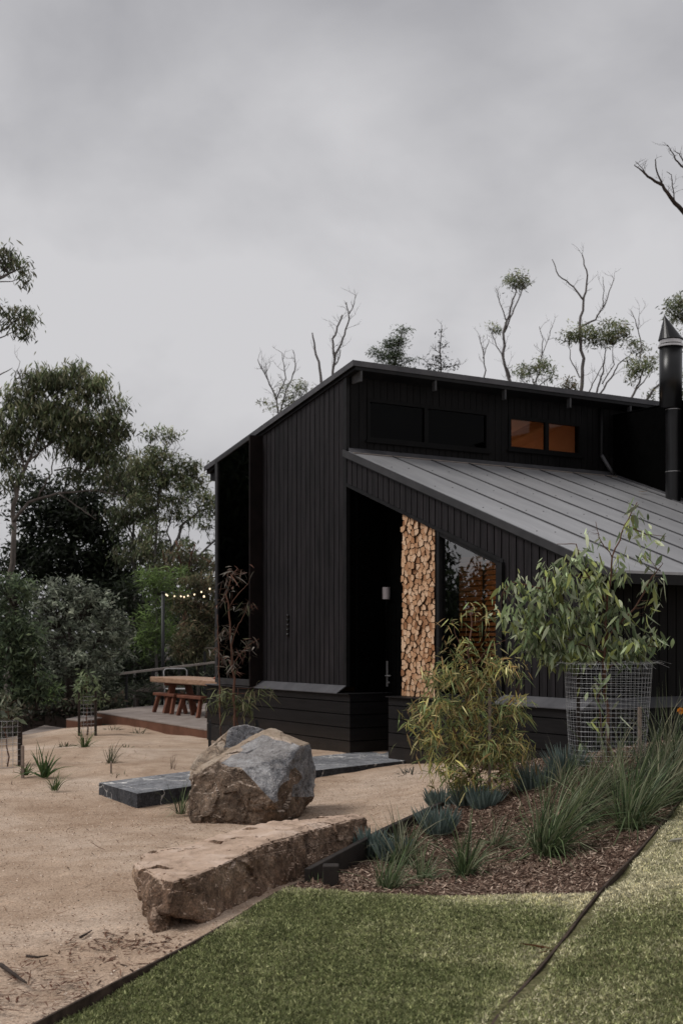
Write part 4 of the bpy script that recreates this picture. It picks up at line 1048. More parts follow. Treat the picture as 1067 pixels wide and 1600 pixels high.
tree('gum_tree', 'dark drooping gum crown between the large gum and the open gum', 'tree', 44,
  [([(212,1000),(210,900),(208,820),(205,760)], 6, 3), ([(225,1000),(222,880),(225,800)], 4, 2), ([(208,840),(190,800)], 3, 1.4)],
  [(195,725,26,22),(188,760,30,28),(215,760,28,26),(205,800,34,22),(185,810,22,24,0,.8),(228,800,22,20,0,.8),(220,850,26,26,0,.8),(250,880,26,26,0,.8),(200,870,18,20,0,.7)],
  clump=13, cover=1.9, pal=[(.085,.11,.058), (.12,.14,.075), (.10,.09,.06)], bark='bark_grey', hang=1.2)
tree('red_barked_tree', 'reddish barked tree with rusty foliage behind the string of bulbs', 'tree', 40,
  [([(283,1050),(285,930),(282,880),(275,845)], 7, 3), ([(285,930),(296,880),(305,850)], 5, 2), ([(285,930),(312,900),(332,870)], 3, 1.4), ([(283,950),(262,900),(255,860)], 3, 1.4)],
  [(285,862,16,20,0,.8),(268,880,18,18,0,.7),(310,880,18,18,0,.7),(300,905,26,18),(325,900,14,20),(255,905,16,20,0,.7)], pal=[(.12,.12,.07), (.10,.115,.06), (.13,.09,.06)], clump=11, cover=1.6, bark='stem_red', hang=.8)
tree('conifer_tree', 'nearly black dense conifer mass below the large gum', 'tree', 46,
  [([(110,1100),(112,900),(115,780)], 14, 4)], [(110,800,52,42),(150,820,40,46),(60,810,40,44),(100,870,70,46),(170,880,44,46),(40,880,44,50),(140,930,60,40),(60,760,30,26,0,.7),(130,760,40,24,0,.7),(190,920,26,40)],
  clump=18, cover=3.4, pal=PAL_DARK, bark='bark_dark', hang=.2, L=.2, W=.07, spread=.55)
tree('wattle_bush', 'grey green feathery bush rounded and wide left of the deck', 'bush', 30,
  [([(130,1110),(128,1040),(125,980)], 8, 3), ([(128,1040),(160,990)], 4, 2), ([(128,1040),(95,980)], 4, 2)],
  [(100,910,30,18),(70,925,26,20),(135,925,34,22),(165,950,30,22),(60,965,30,26),(105,960,40,28),(150,990,44,28),(185,985,22,24),(196,1010,16,20),(80,1010,38,28),(130,1030,48,26),(170,1040,30,24),(95,1050,40,20),(150,1062,34,18,0,.7)],
  clump=12, cover=1.6, pal=PAL_GREY, bark='bark_dark', hang=-.3, L=.13, W=.036, spread=.32)
tree('dark_shrub', 'tall dark shrub at the left picture edge beside the feathery bush', 'bush', 27,
  [([(20,1120),(22,1020),(25,950)], 6, 3), ([(58,1110),(56,1040)], 4, 2)],
  [(20,920,36,30),(10,970,40,36),(45,1000,26,40),(10,1030,40,40),(45,1060,30,30),(15,1090,40,26),(70,1075,26,24,0,.7)],
  clump=13, cover=2.0, pal=[(.09,.125,.065),(.13,.165,.09),(.06,.085,.05)], bark='bark_dark', hang=.2, L=.15, W=.04)
tree('casuarina_tree', 'bright green wispy tree behind the black light pole', 'tree', 36,
  [([(245,1050),(244,990),(248,930)], 5, 2)], [(232,905,20,16),(252,915,26,20),(276,905,20,18,0,.8),(258,945,26,26),(240,980,24,30),(262,1000,22,28),(228,1010,16,24,0,.8),(285,935,12,16,0,.7)],
  clump=12, cover=1.7, pal=PAL_BRIGHT, bark='bark_grey', hang=.3, up=.7, L=.24, W=.022)
tree('olive_shrub', 'brownish olive bush behind the deck table and bulbs', 'bush', 35,
  [([(310,1060),(308,1000),(305,950)], 5, 2)], [(300,915,22,16),(322,915,20,22),(290,945,24,20),(318,955,24,24),(300,985,28,24),(325,1000,20,26),(285,1015,24,20),(310,1025,28,16),(345,960,20,40)],
  clump=12, cover=1.8, pal=PAL_OLIVE, bark='bark_dark', hang=.5, L=.14, W=.03)
tree('dark_shrub', 'very dark shrub filling the gap between feathery bush and light pole', 'bush', 38,
  [([(215,1080),(216,1000)], 5, 3)], [(205,930,26,34),(215,985,26,36),(225,1035,40,26),(190,1060,30,24),(270,1045,40,18),(310,1050,30,14),(240,1070,44,14)],
  clump=13, cover=2.2, pal=PAL_DARK+[(.03,.04,.02)], bark='bark_dark', hang=.2, L=.16, W=.05)

# far wood and trees outside the frame (seen in the glass and from other positions)
def far_wood():
    r = np.random.default_rng(77); parts = []
    for k in range(430):
        ang = r.uniform(math.radians(-75), math.radians(60)); Dd = r.uniform(70, 95)
        x, y = math.sin(ang)*Dd, math.cos(ang)*Dd; gz = float(tz(x, y)); h = r.uniform(8, 11)
        if ang > -.05: h *= .6
        if ang < math.radians(-30): h *= .6
        n = 600
        p = r.normal(size=(n, 3))*[2.0, 2.0, h*.26]+[x, y, gz+h*.45]
        c = np.array([(.020,.026,.015),(.03,.038,.02),(.04,.045,.027)])[r.integers(0, 3, n)]*r.uniform(.6, 1.3, (n, 1))*r.uniform(.7, 1.3)
        parts.append(ribbons(p, r.normal(size=(n, 3))+[0, 0, -.3], r.uniform(.3, .6, n), r.uniform(.14, .28, n), .1, PROF[2], c))
    V, Qd, C = join(parts)
    tag(np_mesh('distant_wood', V, Qd, M['leaf'], col=C), 'far off dark wood closing the view behind the garden trees', 'wood', kind='stuff')
far_wood()
for i, (x, y, h) in enumerate([(-17, 29.5, 12), (-22, 33, 14), (-27, 37, 15), (-20, 38, 14), (-31, 26, 8.6), (-27, 25.5, 7.8), (-27, 29.5, 9.4), (-32, 31, 11), (-14, 34, 11), (-30, 20, 8)]):
    u = 533.5+F*x/y; gz = float(tz(x, y)); s = y/F
    vb = HZ-(gz-EYE)/s
    hp = h/s
    tree('dark_tree', ['dense dark gum beyond the left picture edge, reflected in the tall glass'][0], 'tree', y,
      [([(u, vb), (u+10, vb-hp*.5), (u-10, vb-hp*.9)], .35/s, .1/s)],
      [(u, vb-hp*.85, hp*.18, hp*.12), (u-hp*.12, vb-hp*.62, hp*.22, hp*.2), (u+hp*.14, vb-hp*.6, hp*.22, hp*.2), (u, vb-hp*.35, hp*.3, hp*.24), (u, vb-hp*.12, hp*.3, hp*.14)],
      pal=PAL_DARK+[(.03,.042,.022)], cover=2.2, L=.3, W=.12, clump=hp*.07, tw=.3, group='dark gums beyond the left picture edge')

# ------------------------------------------------------------------ garden plants
def tuft(u, v, name, label, n, hpx, spread, pal, W=.008, group=None, seed=1, lean=(0, 0), droop=.55, stiff=.25, cat='grass tuft', base_r=.04, p=None, prof='g5'):
    r = np.random.default_rng(seed)
    if p is None: p = gp(u, v)
    D = p[1]; Lm = hpx*D/F
    a = r.uniform(0, 6.283, n); tl = np.abs(r.normal(0, spread, n))+stiff*.3
    d = np.stack([np.cos(a)*tl+lean[0], np.sin(a)*tl+lean[1], np.ones(n)], -1)
    br = base_r*np.sqrt(r.random(n))
    P = np.stack([np.cos(a)*br, np.sin(a)*br, np.full(n, -.01)], -1)
    c = np.array(pal)[r.integers(0, len(pal), n)]*r.uniform(.6, 1.35, (n, 1))
    L_ = Lm*r.uniform(.5, 1.35, n)
    hor = np.stack([np.cos(a), np.sin(a), np.zeros(n)], -1)
    side = unit(np.cross(d, hor+r.normal(size=(n, 3))*.3))
    V, Qd, C = ribbons(P, d, L_, W*r.uniform(.6, 1.25, n), droop*r.uniform(.2, 1.9, n)*np.clip(tl*1.9, .15, 1.5), PROF[prof], c, side=side, curl=hor*.12+r.normal(size=(n, 3))*[.2, .2, .06]+np.array([.10, 0, 0]))
    V[:, 2] = np.maximum(V[:, 2], -.015+.02*r.random())
    o = np_mesh(name, V, Qd, M['leafshiny'], col=C); o.location = p
    return tag(o, label, cat, group)
LOM = [(.085,.13,.055), (.13,.18,.08), (.04,.062,.03), (.28,.31,.19), (.15,.17,.09)]
LOMG = [(.095,.125,.062), (.14,.165,.09), (.24,.245,.165), (.05,.068,.036), (.33,.31,.21)]
YEL = [(.09,.14,.05), (.12,.16,.06), (.06,.10,.04)]
G = 'strappy grass tufts in the mulch bed'
TUF = [
 (605,1398,110,72,.42,LOM,'bright strappy tuft at the front left of the mulch bed behind the lawn', (.1,0)),
 (628,1350,120,80,.55,LOMG,'tangled tuft leaning over the timber edging below the blue succulent', (0,0)),
 (725,1370,130,84,.42,LOM,'upright strappy tuft alone in the middle of the mulch bed', (-.02,0)),
 (775,1320,60,62,.8,LOMG,'sparse flopping tuft right of the upright middle tuft', (.1,0)),
 (855,1335,260,125,.48,LOM,'large dark strappy clump right of centre in the bed', (.1,0)),
 (900,1290,170,115,.55,LOMG,'broad clump between the large dark clump and the wire tree guard', (.25,0)),
 (985,1295,240,135,.48,LOM,'tall dense clump beside the right edging strip', (.1,0)),
 (1030,1262,260,150,.5,LOMG,'tallest clump arching to the right picture edge', (.3,0)),
 (1062,1225,190,120,.6,LOMG,'clump at the right picture edge below the orange flower', (0,0)),
 (955,1245,150,95,.6,LOMG,'silvery clump right in front of the wire tree guard', (-.1,0)),
 (880,1232,80,70,.7,LOMG,'low clump behind the large dark clump, beside a blue succulent', (0,0)),
 (500,1392,14,36,.4,YEL,'few grass blades beside the post of the timber edging', (0,0)),
 (1040,1215,200,120,.6,LOMG,'tall grey green clump behind the tallest clump at the right', (.1,0)),
 (920,1262,120,85,.7,LOM,'flopping clump between the wire guard and the tall dense clump', (-.15,0)),
 (660,1375,70,60,.7,LOM,'low spreading tuft beside the upright middle tuft', (0,0)),
 (1010,1215,150,75,.6,[(.11,.125,.10),(.15,.16,.13),(.08,.10,.07)],'silvery clump right of the wire tree guard near its stake', (.1,0)),
]
for i, (u, v, n, h, sp, pal, lab, le) in enumerate(TUF):
    tuft(u, v, 'strappy_tuft', lab, int(n*1.35), h*1.15, sp*1.15, pal, .0078 if n > 20 else .005, G, 40+i, lean=(le[0]+.08, le[1]), base_r=.05 if n < 200 else .09)
tuft(70,1215,'strap_leaf_plant','broad leaved green tuft on the gravel left of the stone path end',46,52,.5,[(.07,.12,.04),(.09,.14,.05),(.05,.09,.03)],.02,None,70,droop=.3)
tuft(86,1236,'strappy_tuft','small thin green tuft in front of the broad leaved tuft',50,34,.28,YEL,.009,'grass tufts dotted on the gravel',71)
tuft(133,1170,'strappy_tuft','bright green tuft below the guarded sapling near the deck',80,34,.55,YEL,.011,'grass tufts dotted on the gravel',72)
tuft(173,1196,'strappy_tuft','spiky pale green tuft between the deck and the stone path',44,42,.35,[(.09,.10,.06),(.12,.12,.075)],.010,'grass tufts dotted on the gravel',73)
tuft(283,1272,'strappy_tuft','green tuft standing against the tall boulder in front of the path',60,52,.38,LOM,.008,'grass tufts dotted on the gravel',74)
tuft(40,1212,'strappy_tuft','leafy low tuft beside the small stake left of the broad leaved tuft',34,22,.7,YEL,.014,'grass tufts dotted on the gravel',75,droop=.2)
tuft(270,1205,'strappy_tuft','thin reddish weed beside the tan boulder',20,26,.4,[(.13,.08,.055),(.09,.07,.05)],.006,'grass tufts dotted on the gravel',76)
for i, (u, v, n, h, lab) in enumerate([(105,1166,40,12,'flat green ground cover patch left of the bright tuft'),(176,1142,70,12,'flat ground cover patch on the crest below the deck'),(196,1169,40,9,'small ground cover patch below the deck corner'),(217,1146,30,16,'small leafy ground plant in front of the deck fascia'),(120,1186,30,7,'tiny brown weed on the gravel'),(640,1211,60,18,'small grey twiggy plant by the path near the door'),(185,1215,22,14,'small dry weed behind the stone path end')]):
    tuft(u, v, 'ground_cover', lab, n, h, 1.6, [(.06,.09,.04),(.09,.11,.055),(.10,.08,.05)] if i not in (5,) else [(.14,.14,.12),(.10,.10,.085)], .014, 'low plants on the gravel', 80+i, droop=.3, cat='plant', base_r=.12, prof='g3')
# tall dry stems in the bed
for i, (u, v, hh, lab) in enumerate([(648,1345,92,'thin upright green blade rising over the timber edging'),(862,1290,105,'dry kangaroo paw stem with seed head left of the wire guard')]):
    tuft(u, v, 'tall_stem', lab, 3+i*2, hh, .06, [(.09,.10,.05),(.16,.14,.09)], .010, None, 95+i, droop=.05, cat='plant', stiff=.05)

# blue succulents
def succulent(u, v, wpx, hpx, label, seed, n=150):
    r = np.random.default_rng(seed); p = gp(u, v); D = p[1]; R = wpx*.5*D/F; H = hpx*D/F
    a = r.uniform(0, 6.283, n); rr = np.sqrt(r.random(n)); base = np.stack([np.cos(a)*rr*R*.8, np.sin(a)*rr*R*.8, np.zeros(n)], -1)
    d = np.stack([np.cos(a)*rr*.7+r.normal(0,.12,n), np.sin(a)*rr*.7+r.normal(0,.12,n), np.ones(n)], -1)
    c = np.array([(.20,.26,.24),(.26,.32,.295),(.14,.19,.175)])[r.integers(0, 3, n)]*r.uniform(.7, 1.25, (n, 1))
    L_ = H*r.uniform(.6, 1.1, n); base[:, 2] = 0
    s1 = unit(np.cross(d, r.normal(size=(n, 3)))); s2 = unit(np.cross(d, s1))
    A = ribbons(base, d, L_, .011, -.1, [.8, 1, 1, .2], c, side=s1); B = ribbons(base, d, L_, .011, -.1, [.8, 1, 1, .2], c, side=s2)
    V, Qd, C = join([A, B]); o = np_mesh('blue_succulent', V, Qd, M['leafshiny'], col=C); o.location = p
    tag(o, label, 'succulent', 'blue chalk stick succulents in the bed')
for i, (u, v, w, h, lab) in enumerate([(577,1338,36,42,'leftmost blue succulent beside the end of the long boulder'),(612,1345,40,36,'blue succulent between the leftmost one and the tangled tuft'),(684,1302,52,42,'blue succulent against the timber edging in mid bed'),(728,1262,42,38,'blue succulent at the foot of the yellow green shrub'),(755,1266,40,36,'blue succulent touching the right side of the one under the shrub'),
   (832,1238,48,46,'blue succulent right of the yellow green shrub'),(885,1212,44,46,'blue succulent between shrub and wire guard'),(690,1262,44,30,'grey lavender like succulent left of the shrub foot')]):
    succulent(u, v, w, h, lab, 200+i)

# yellow green shrub (willow leaved)
WIL = [(.42,.38,.13), (.30,.32,.13), (.55,.50,.25), (.20,.25,.11), (.38,.26,.12), (.16,.21,.09)]
ps = gp(740, 1262); Dp = float(ps[1])
tree('willow_leaved_shrub', 'yellow green drooping narrow leaved shrub in front of the firewood', 'shrub', Dp,
  [([(742,1262),(738,1180),(732,1080),(735,1000),(740,945)], 7, 1.6), ([(738,1200),(700,1120),(680,1060)], 4, 1.2), ([(738,1190),(780,1110),(810,1080)], 4, 1.2), ([(740,1220),(690,1160),(650,1110)], 3.4, 1.2), ([(740,1215),(795,1160),(820,1140)], 3.4, 1.2), ([(734,1060),(715,1000),(705,970)], 2, .8), ([(735,1050),(765,1010),(790,1000)], 2, .8)],
  [(740,950,22,12,0,.35),(715,970,18,10,0,.35),(765,965,14,12,0,.3),(715,1012,30,18,0,.55),(768,1022,24,16,0,.5),(700,1050,34,22),(745,1060,42,26),(790,1050,26,22,0,.8),(665,1100,30,22,0,.85),(710,1110,46,30,0,1.1),(765,1115,44,28,0,1.1),(800,1100,26,24,0,.8),(660,1140,30,26,0,.85),(700,1165,48,34,0,1.2),(755,1170,50,34,0,1.2),(800,1165,32,30),(700,1210,38,24),(750,1215,42,24),(795,1205,28,18,0,.8)],
  pal=WIL, cover=1.75, L=.095, W=.0115, hang=.45, clump=19, prof=PROF[4], bark='stem_red', twr=.0035, spread=.5, droop=.35, mat='leafshiny', base=float(ps[2]))
def stake(u, v, hpx, wm, name, label, mat='stake', cat='stake', dz=0, lean=0, p=None, group=None):
    p = gp(u, v) if p is None else p; D = p[1]; h = hpx*D/F
    mb = MB(); mb.bar((0, 0, -.15), (lean, 0, h), wm, wm, up=(0, 1, 0)); o = mb.build(name, M[mat], bevel=.003); o.location = p
    return tag(o, label, cat, group)
pk = ps.copy(); pk[0] += .13; pk[1] -= .05; pk[2] = float(tz(pk[0], pk[1]))
stake(762,1262,185,.026,'timber_stake','grey timber stake inside the yellow green shrub', p=pk)

# eucalyptus sapling in the wire guard
pt = gp(948, 1192); Dt = float(pt[1]); tzb = float(pt[2])
EUCL = [(.27,.34,.18), (.34,.40,.24), (.17,.23,.12), (.46,.50,.35), (.38,.42,.15)]
tree('eucalyptus_sapling', 'young eucalyptus with broad drooping blue green leaves growing out of the wire guard', 'tree', Dt,
  [([(950,1195),(948,1120),(942,1050),(945,990),(950,930),(955,870),(975,820),(995,785)], 6, 1.2), ([(944,1010),(900,960),(850,920),(800,910),(785,925)], 4, 1.2), ([(945,1000),(990,950),(1020,900),(1035,880)], 3.6, 1), ([(948,940),(910,890),(900,850),(870,850)], 3, 1), ([(975,820),(1010,835),(1040,838)], 1.6, .7), ([(955,870),(935,840),(930,815)], 1.8, .8), ([(942,1050),(990,1010),(1035,1010)], 3, 1), ([(944,1020),(890,1000),(850,990)], 3, 1), ([(940,1150),(935,1090),(942,1050)], 3, 2)],
  [(800,915,24,16,0,.85),(795,955,22,26,0,.75),(835,930,34,26,0,1.1),(880,915,36,26,0,1.1),(905,880,30,22,0,.8),(925,910,28,24,0,.9),(835,975,34,30,0,1.15),(875,975,38,34,0,1.25),(920,970,34,34,0,1.1),(850,1010,26,20,0,.8),(900,1015,34,22,0,1.1),(950,1000,32,24,0,1.0),(990,1010,30,20,0,1.0),(1010,990,22,16,0,.7),(1020,900,20,18,0,.6),(1005,870,22,14,0,.5),(985,825,20,24,0,.5),(995,795,12,14,0,.6),(1025,840,22,8,0,.35),(955,890,22,24,0,.6),(925,840,18,14,0,.35),(905,860,16,10,0,.4),(1015,960,18,30,0,.45),(1035,1005,14,16,0,.45),(965,960,26,26,0,.7),(830,1000,26,28),(870,1018,30,20),(925,1022,36,16),(985,1012,38,18,0,.8),(860,890,26,18,0,.7),(940,930,26,30,0,.8),(940,1080,32,30,0,.22),(950,1140,34,34,0,.2)],
  pal=EUCL, cover=1.9, L=.10, W=.028, hang=1.15, clump=14, prof=PROF[4], bark='stem_red', twr=.003, spread=.5, droop=.2, mat='leafshiny', base=tzb, flat=.7)
# wire guard
def wire_guard(p, R, H, name, label, mat, cell=.05, r=.0011, frill=True, R2=None, group=None, stakes=(), seed=3):
    rd = random.Random(seed)
    root = empty(name, p, 0, label, 'tree guard', group); R2 = R2 or R
    mb = MB(); nv = max(12, int(2*math.pi*R/cell)); nh = max(6, int(H/cell))
    off = [rd.uniform(-.012, .012) for _ in range(nv)]
    def pt_(k, t):
        a = 2*math.pi*k/nv; rr = (R+(R2-R)*t)*(1+.05*math.sin(2*a+t*2)+.02*math.sin(5*a+3*t))
        return Vector((rr*math.cos(a), rr*math.sin(a), H*t))
    for k in range(nv): mb.tube([pt_(k, t/6) for t in range(7)], r, 3, cap=False)
    for j in range(nh+1): mb.tube([pt_(k, j/nh) for k in range(nv)]+[pt_(0, j/nh)], r, 3, cap=False)
    mb.build('wire_mesh', M[mat], root)
    if frill:
        mb = MB()
        for k in range(nv):
            q = pt_(k, 1.0); o_ = Vector((q.x, q.y, 0)).normalized()
            mb.tube([q, q+o_*rd.uniform(.03,.08)+Vector((rd.uniform(-.02,.02),0,rd.uniform(.0,.03))), q+o_*rd.uniform(.08,.15)+Vector((rd.uniform(-.05,.05),0,rd.uniform(-.05,.02)))], r, 3, cap=False)
            q2 = pt_(k+1, 1.0)
            mb.tube([q+o_*.05+Vector((0,0,.012)), q2+Vector((q2.x,q2.y,0)).normalized()*.05+Vector((0,0,.012))], r, 3, cap=False)
        mb.build('bent_rim', M[mat], root)
    return root
Hg = (1192-1037)*Dt/F
wire_guard(pt+[.0, 0, 0], .325*Dt/11.2, Hg, 'wire_tree_guard', 'galvanised wire mesh cylinder around the eucalyptus sapling', 'wire', .042, .0009, R2=.36*Dt/11.2)
ps2 = pt+[.22*Dt/11.2, -.28, 0]; stake(990,1190,92,.03,'timber_stake','pale timber stake against the right side of the wire guard', p=ps2)
ps3 = pt+[-.24, .1, 0]; stake(0,0,160,.03,'timber_stake','dark timber stake inside the left of the wire guard', p=ps3, mat='bark_dark')
# orange flower at the right edge
pfw = gp(1064, 1215); fz = EYE+(HZ-1110)/F*pfw[1]
root = empty('orange_flower', pfw, 0, 'single orange flower on a green stem at the right picture edge', 'flower')
mb = MB(); mb.tube([(0,0,0),(.01,0,(fz-pfw[2])*.5),((1062-533.5)/F*pfw[1]-pfw[0],0,fz-pfw[2])], .003, 5); mb.build('stem', M['leaf'], root)
n = 14; a = np.linspace(0, 6.28, n); base_ = np.tile([(1062-533.5)/F*pfw[1]-pfw[0], 0, fz-pfw[2]], (n, 1))
V, Qd, C = ribbons(base_, np.stack([np.cos(a), -.4+0*a, np.sin(a)*.8], -1), .035, .018, .1, PROF[3], [(.75,.30,.03)]*n)
np_mesh('petals', V, Qd, M['leaf'], root, col=C)

# slender sapling in the black net guard by the house
pn = gp(367, 1172); Dn = float(pn[1])
if Dn < 14.8 or Dn > 18: Dn = 16.4; pn = P3(367, 1150, Dn); pn[2] = float(tz(pn[0], pn[1]))
PINK = [(.13,.12,.10), (.24,.22,.19), (.10,.07,.055), (.12,.13,.08), (.15,.08,.06)]
sap = tree('slender_sapling', 'slender reddish stemmed sapling with narrow leaves before the tall dark window', 'tree', Dn,
  [([(367,1165),(366,1090),(364,1030),(360,975),(355,930),(362,900),(372,888)], 4.4, 1.2), ([(362,1010),(372,975),(385,955)], 1.8, .7), ([(363,1040),(385,1010),(405,998)], 1.8, .7), ([(357,950),(375,925),(388,912)], 1.6, .7), ([(345,1150),(344,1060),(341,1000),(340,960)], 3, 1)],
  [(372,892,20,8,0,.5),(360,910,18,10,0,.45),(378,945,20,10,0,.5),(348,935,12,12,0,.4),(395,1002,14,6,0,.7),(378,1015,20,10,0,.5),(352,985,14,18,0,.55),(345,1020,12,24,0,.5),(362,1045,16,14,0,.5)],
  pal=PINK, cover=1.4, L=.11, W=.015, hang=.5, clump=9, prof=PROF[4], bark='stem_red', twr=.004, spread=.5, mat='leafshiny', base=float(pn[2]), droop=.3)
tree('leafy_sapling', 'bushy green young plant filling the black net guard', 'shrub', Dn+.1,
  [([(372,1165),(370,1110),(372,1075)], 3, 1)], [(355,1085,26,12,0,1.1),(385,1085,28,12,0,1.1),(410,1080,14,10,0,.7),(332,1090,12,14,0,.7),(370,1105,34,12,0,.8),(390,1130,16,16,0,.3)],
  pal=[(.13,.145,.07),(.10,.12,.055),(.16,.15,.09)], cover=1.3, L=.15, W=.018, hang=.8, clump=10, prof=PROF[4], bark='stem_red', twr=.003, spread=.45, mat='leafshiny', base=float(pn[2]))
gd = empty('net_tree_guard', pn, 0, 'black net guard on dark posts around the slender sapling', 'tree guard')
mb = MB(); R = .30*Dn/16.4; Hn = (1165-1098)*Dn/F
for k in range(30): 
    z_ = Hn*k/29; mb.tube([(R*1.05*math.cos(q*.3927), R*math.sin(q*.3927), z_) for q in range(17)], .0016, 3, cap=False)
for k in range(48):
    a_ = k*6.2832/48; mb.tube([(R*1.05*math.cos(a_), R*math.sin(a_), 0), (R*1.05*math.cos(a_), R*math.sin(a_), Hn)], .0016, 3, cap=False)
mb.build('net', M['wire_dark'], gd)
for k, (x, y) in enumerate(((-R*1.05, -.05), (R*.55, -R*.8), (R*.9, R*.5))):
    mb = MB(); mb.bar((x, y, -.15), (x, y, Hn+.05), .035, .035, up=(0,1,0)); mb.build('post', M['black_metal'], gd)

# small guarded saplings at the left
def sapling_far(u, v, Dg, top, rad, lab, seed, mesh='wire', posts=1, pal=PAL_BRIGHT, guardh=40, gl='', gw=14):
    p = gp(u, v); D = float(p[1])
    if Dg: D = Dg; p = P3(u, v, D); 
    base = float(p[2])
    tree('young_tree', lab, 'tree', D, [([(u,v),(u-1,(v+top)/2),(u,top+10)], 2.4, 1)], [(u,top+14,rad*.8,12,0,.9),(u-4,top+34,rad,14),(u+5,top+48,rad*.9,12,0,.8)],
      pal=pal, cover=2.2, L=.10, W=.035, hang=.2, clump=8, prof=PROF[2], bark='stem_red', twr=.004, base=base)
    wire_guard(p, gw*D/F, guardh*D/F, 'wire_tree_guard', gl, mesh, .07, .0022, frill=False, seed=seed)
    for k in range(posts):
        q = p+np.array([(-.12+.3*k), -.15, 0]); stake(0, 0, guardh+8, .04, 'timber_stake', gl.split(' around')[0]+', its stake number '+['one','two'][k]+' from the left' if posts > 1 else 'stake beside the '+gl.split(' around')[0], p=q, mat='bark_dark')
sapling_far(137,1150,None,1045,24,'young leafy tree left of the deck corner',301,posts=2,guardh=62,gl='mesh guard around the young tree left of the deck', pal=[(.19,.24,.13),(.24,.29,.17),(.13,.17,.09)])
sapling_far(85,1143,None,1068,12,'small sapling with few leaves behind the lower step',302,mesh='wire',guardh=50,gl='square pale mesh guard around the small sapling on the slope',posts=1,gw=15)
sapling_far(12,1198,None,1078,22,'young pale leafed tree cut by the left picture edge',303,guardh=72,gl='bent mesh guard around the pale leafed tree at the left edge',posts=1,gw=20, pal=[(.13,.14,.10),(.17,.18,.13),(.09,.11,.07)])
stake(32,1197,78,.05,'timber_stake','dark upright stake standing in the gravel near the left edge', mat='bark_dark')
stake(36,1213,48,.035,'timber_stake','short weathered peg beside the leafy low tuft', mat='stake')
stake(174,1212,22,.02,'timber_stake','tiny grey peg behind the stone path end', mat='stake')

# ------------------------------------------------------------------ decks, rail, table, benches, lights
ZD = EYE-1.57
dl = [onz(149.6,1112,-1.57), np.array(loc2w(-4.26,.2,-1.57)), np.array(loc2w(-4.26,8,-1.57)), np.array([-1.5, 33.5, ZD]), onz(239,1102.5,-1.57), onz(200,1105.5,-1.57)]
dk = empty('timber_deck', (dl[0][0], dl[0][1], 0), 0, 'weathered grey timber deck with red brown fascia beside the house', 'deck')
def deck(root, poly, z, th, direction, mat, side, gapw=.006, bw=.14):
    o_ = root.location
    # boards clipped to the polygon
    d = np.array(direction)/np.linalg.norm(direction); nrm = np.array([-d[1], d[0]])
    P = [np.array(p[:2]) for p in poly]; ts = [p@nrm for p in P]; mb = MB((-o_.x, -o_.y, 0))
    t = min(ts)
    while t < max(ts):
        q = [tuple(p) for p in P]
        q = clip_poly(q, *(nrm*(t+bw-gapw)), *nrm); 
        if len(q) > 2: q = clip_poly(q, *(nrm*t), *(-nrm))
        if len(q) > 2:
            n = len(q); mb.add([(a, b, z) for a, b in q]+[(a, b, z-.022) for a, b in q], [tuple(range(n)), tuple(range(2*n-1, n-1, -1))]+[(i, i+n, (i+1) % n+n, (i+1) % n) for i in range(n)])
        t += bw
    mb.build('deck_boards', mat, root)
    mb = MB((-o_.x, -o_.y, 0)); n = len(P); c = sum(P)/n
    q = [c+(p-c)*.997 for p in P]
    mb.add([(a, b, z-.024) for a, b in q]+[(a, b, z-th) for a, b in q], [tuple(range(n)), tuple(range(2*n-1, n-1, -1))]+[(i, i+n, (i+1) % n+n, (i+1) % n) for i in range(n)])
    mb.build('deck_frame', side, root)
deck(dk, dl, ZD, .23, (-sT, cT), M['deck_top'], M['deck_side'])
# lower landing and step
lw = [P3(30,1142,25.5), P3(95,1151,24.5), P3(128,1144,26.5), P3(70,1135,28)]
zlo = float(np.mean([p[2] for p in lw]))
r2 = empty('lower_landing', (lw[0][0], lw[0][1], zlo-.4), 0, 'low dark timber landing down the slope left of the deck', 'deck')
r2.location.z = 0
deck(r2, [np.array([p[0], p[1], zlo]) for p in lw], zlo, .3, (1, -.4), M['deck_top'], M['deck_dark'])
st = [P3(104,1124,26.5), P3(128,1127,25.8), P3(160,1120,27), P3(130,1117,27.8)]
zst = float(np.mean([p[2] for p in st]))
r3 = empty('timber_step', (st[0][0], st[0][1], 0), 0, 'red brown timber step between the landing and the deck', 'step')
deck(r3, [np.array([p[0], p[1], zst]) for p in st], zst, .35, (1, -.4), M['deck_top'], M['deck_side'])
# brick-like retaining row behind the landing
mb = MB(); mb.bar(P3(30,1135,31), P3(150,1112,32), .3, .5); tag(mb.build('retaining_wall', M['deck_dark'], bevel=.02), 'low dark reddish retaining wall behind the lower landing', 'wall')
tree('dark_shrub', 'dark low scrub above the reddish retaining wall', 'bush', 29.5, [([(70,1140),(70,1110)], 3, 1)], [(30,1118,24,14),(60,1108,26,16),(95,1105,26,16),(125,1100,24,14),(150,1098,20,12),(175,1095,18,12)], pal=[(.05,.055,.035),(.07,.05,.035),(.035,.045,.025)], cover=1.8, L=.12, W=.04, hang=0, clump=9, bark='bark_dark')
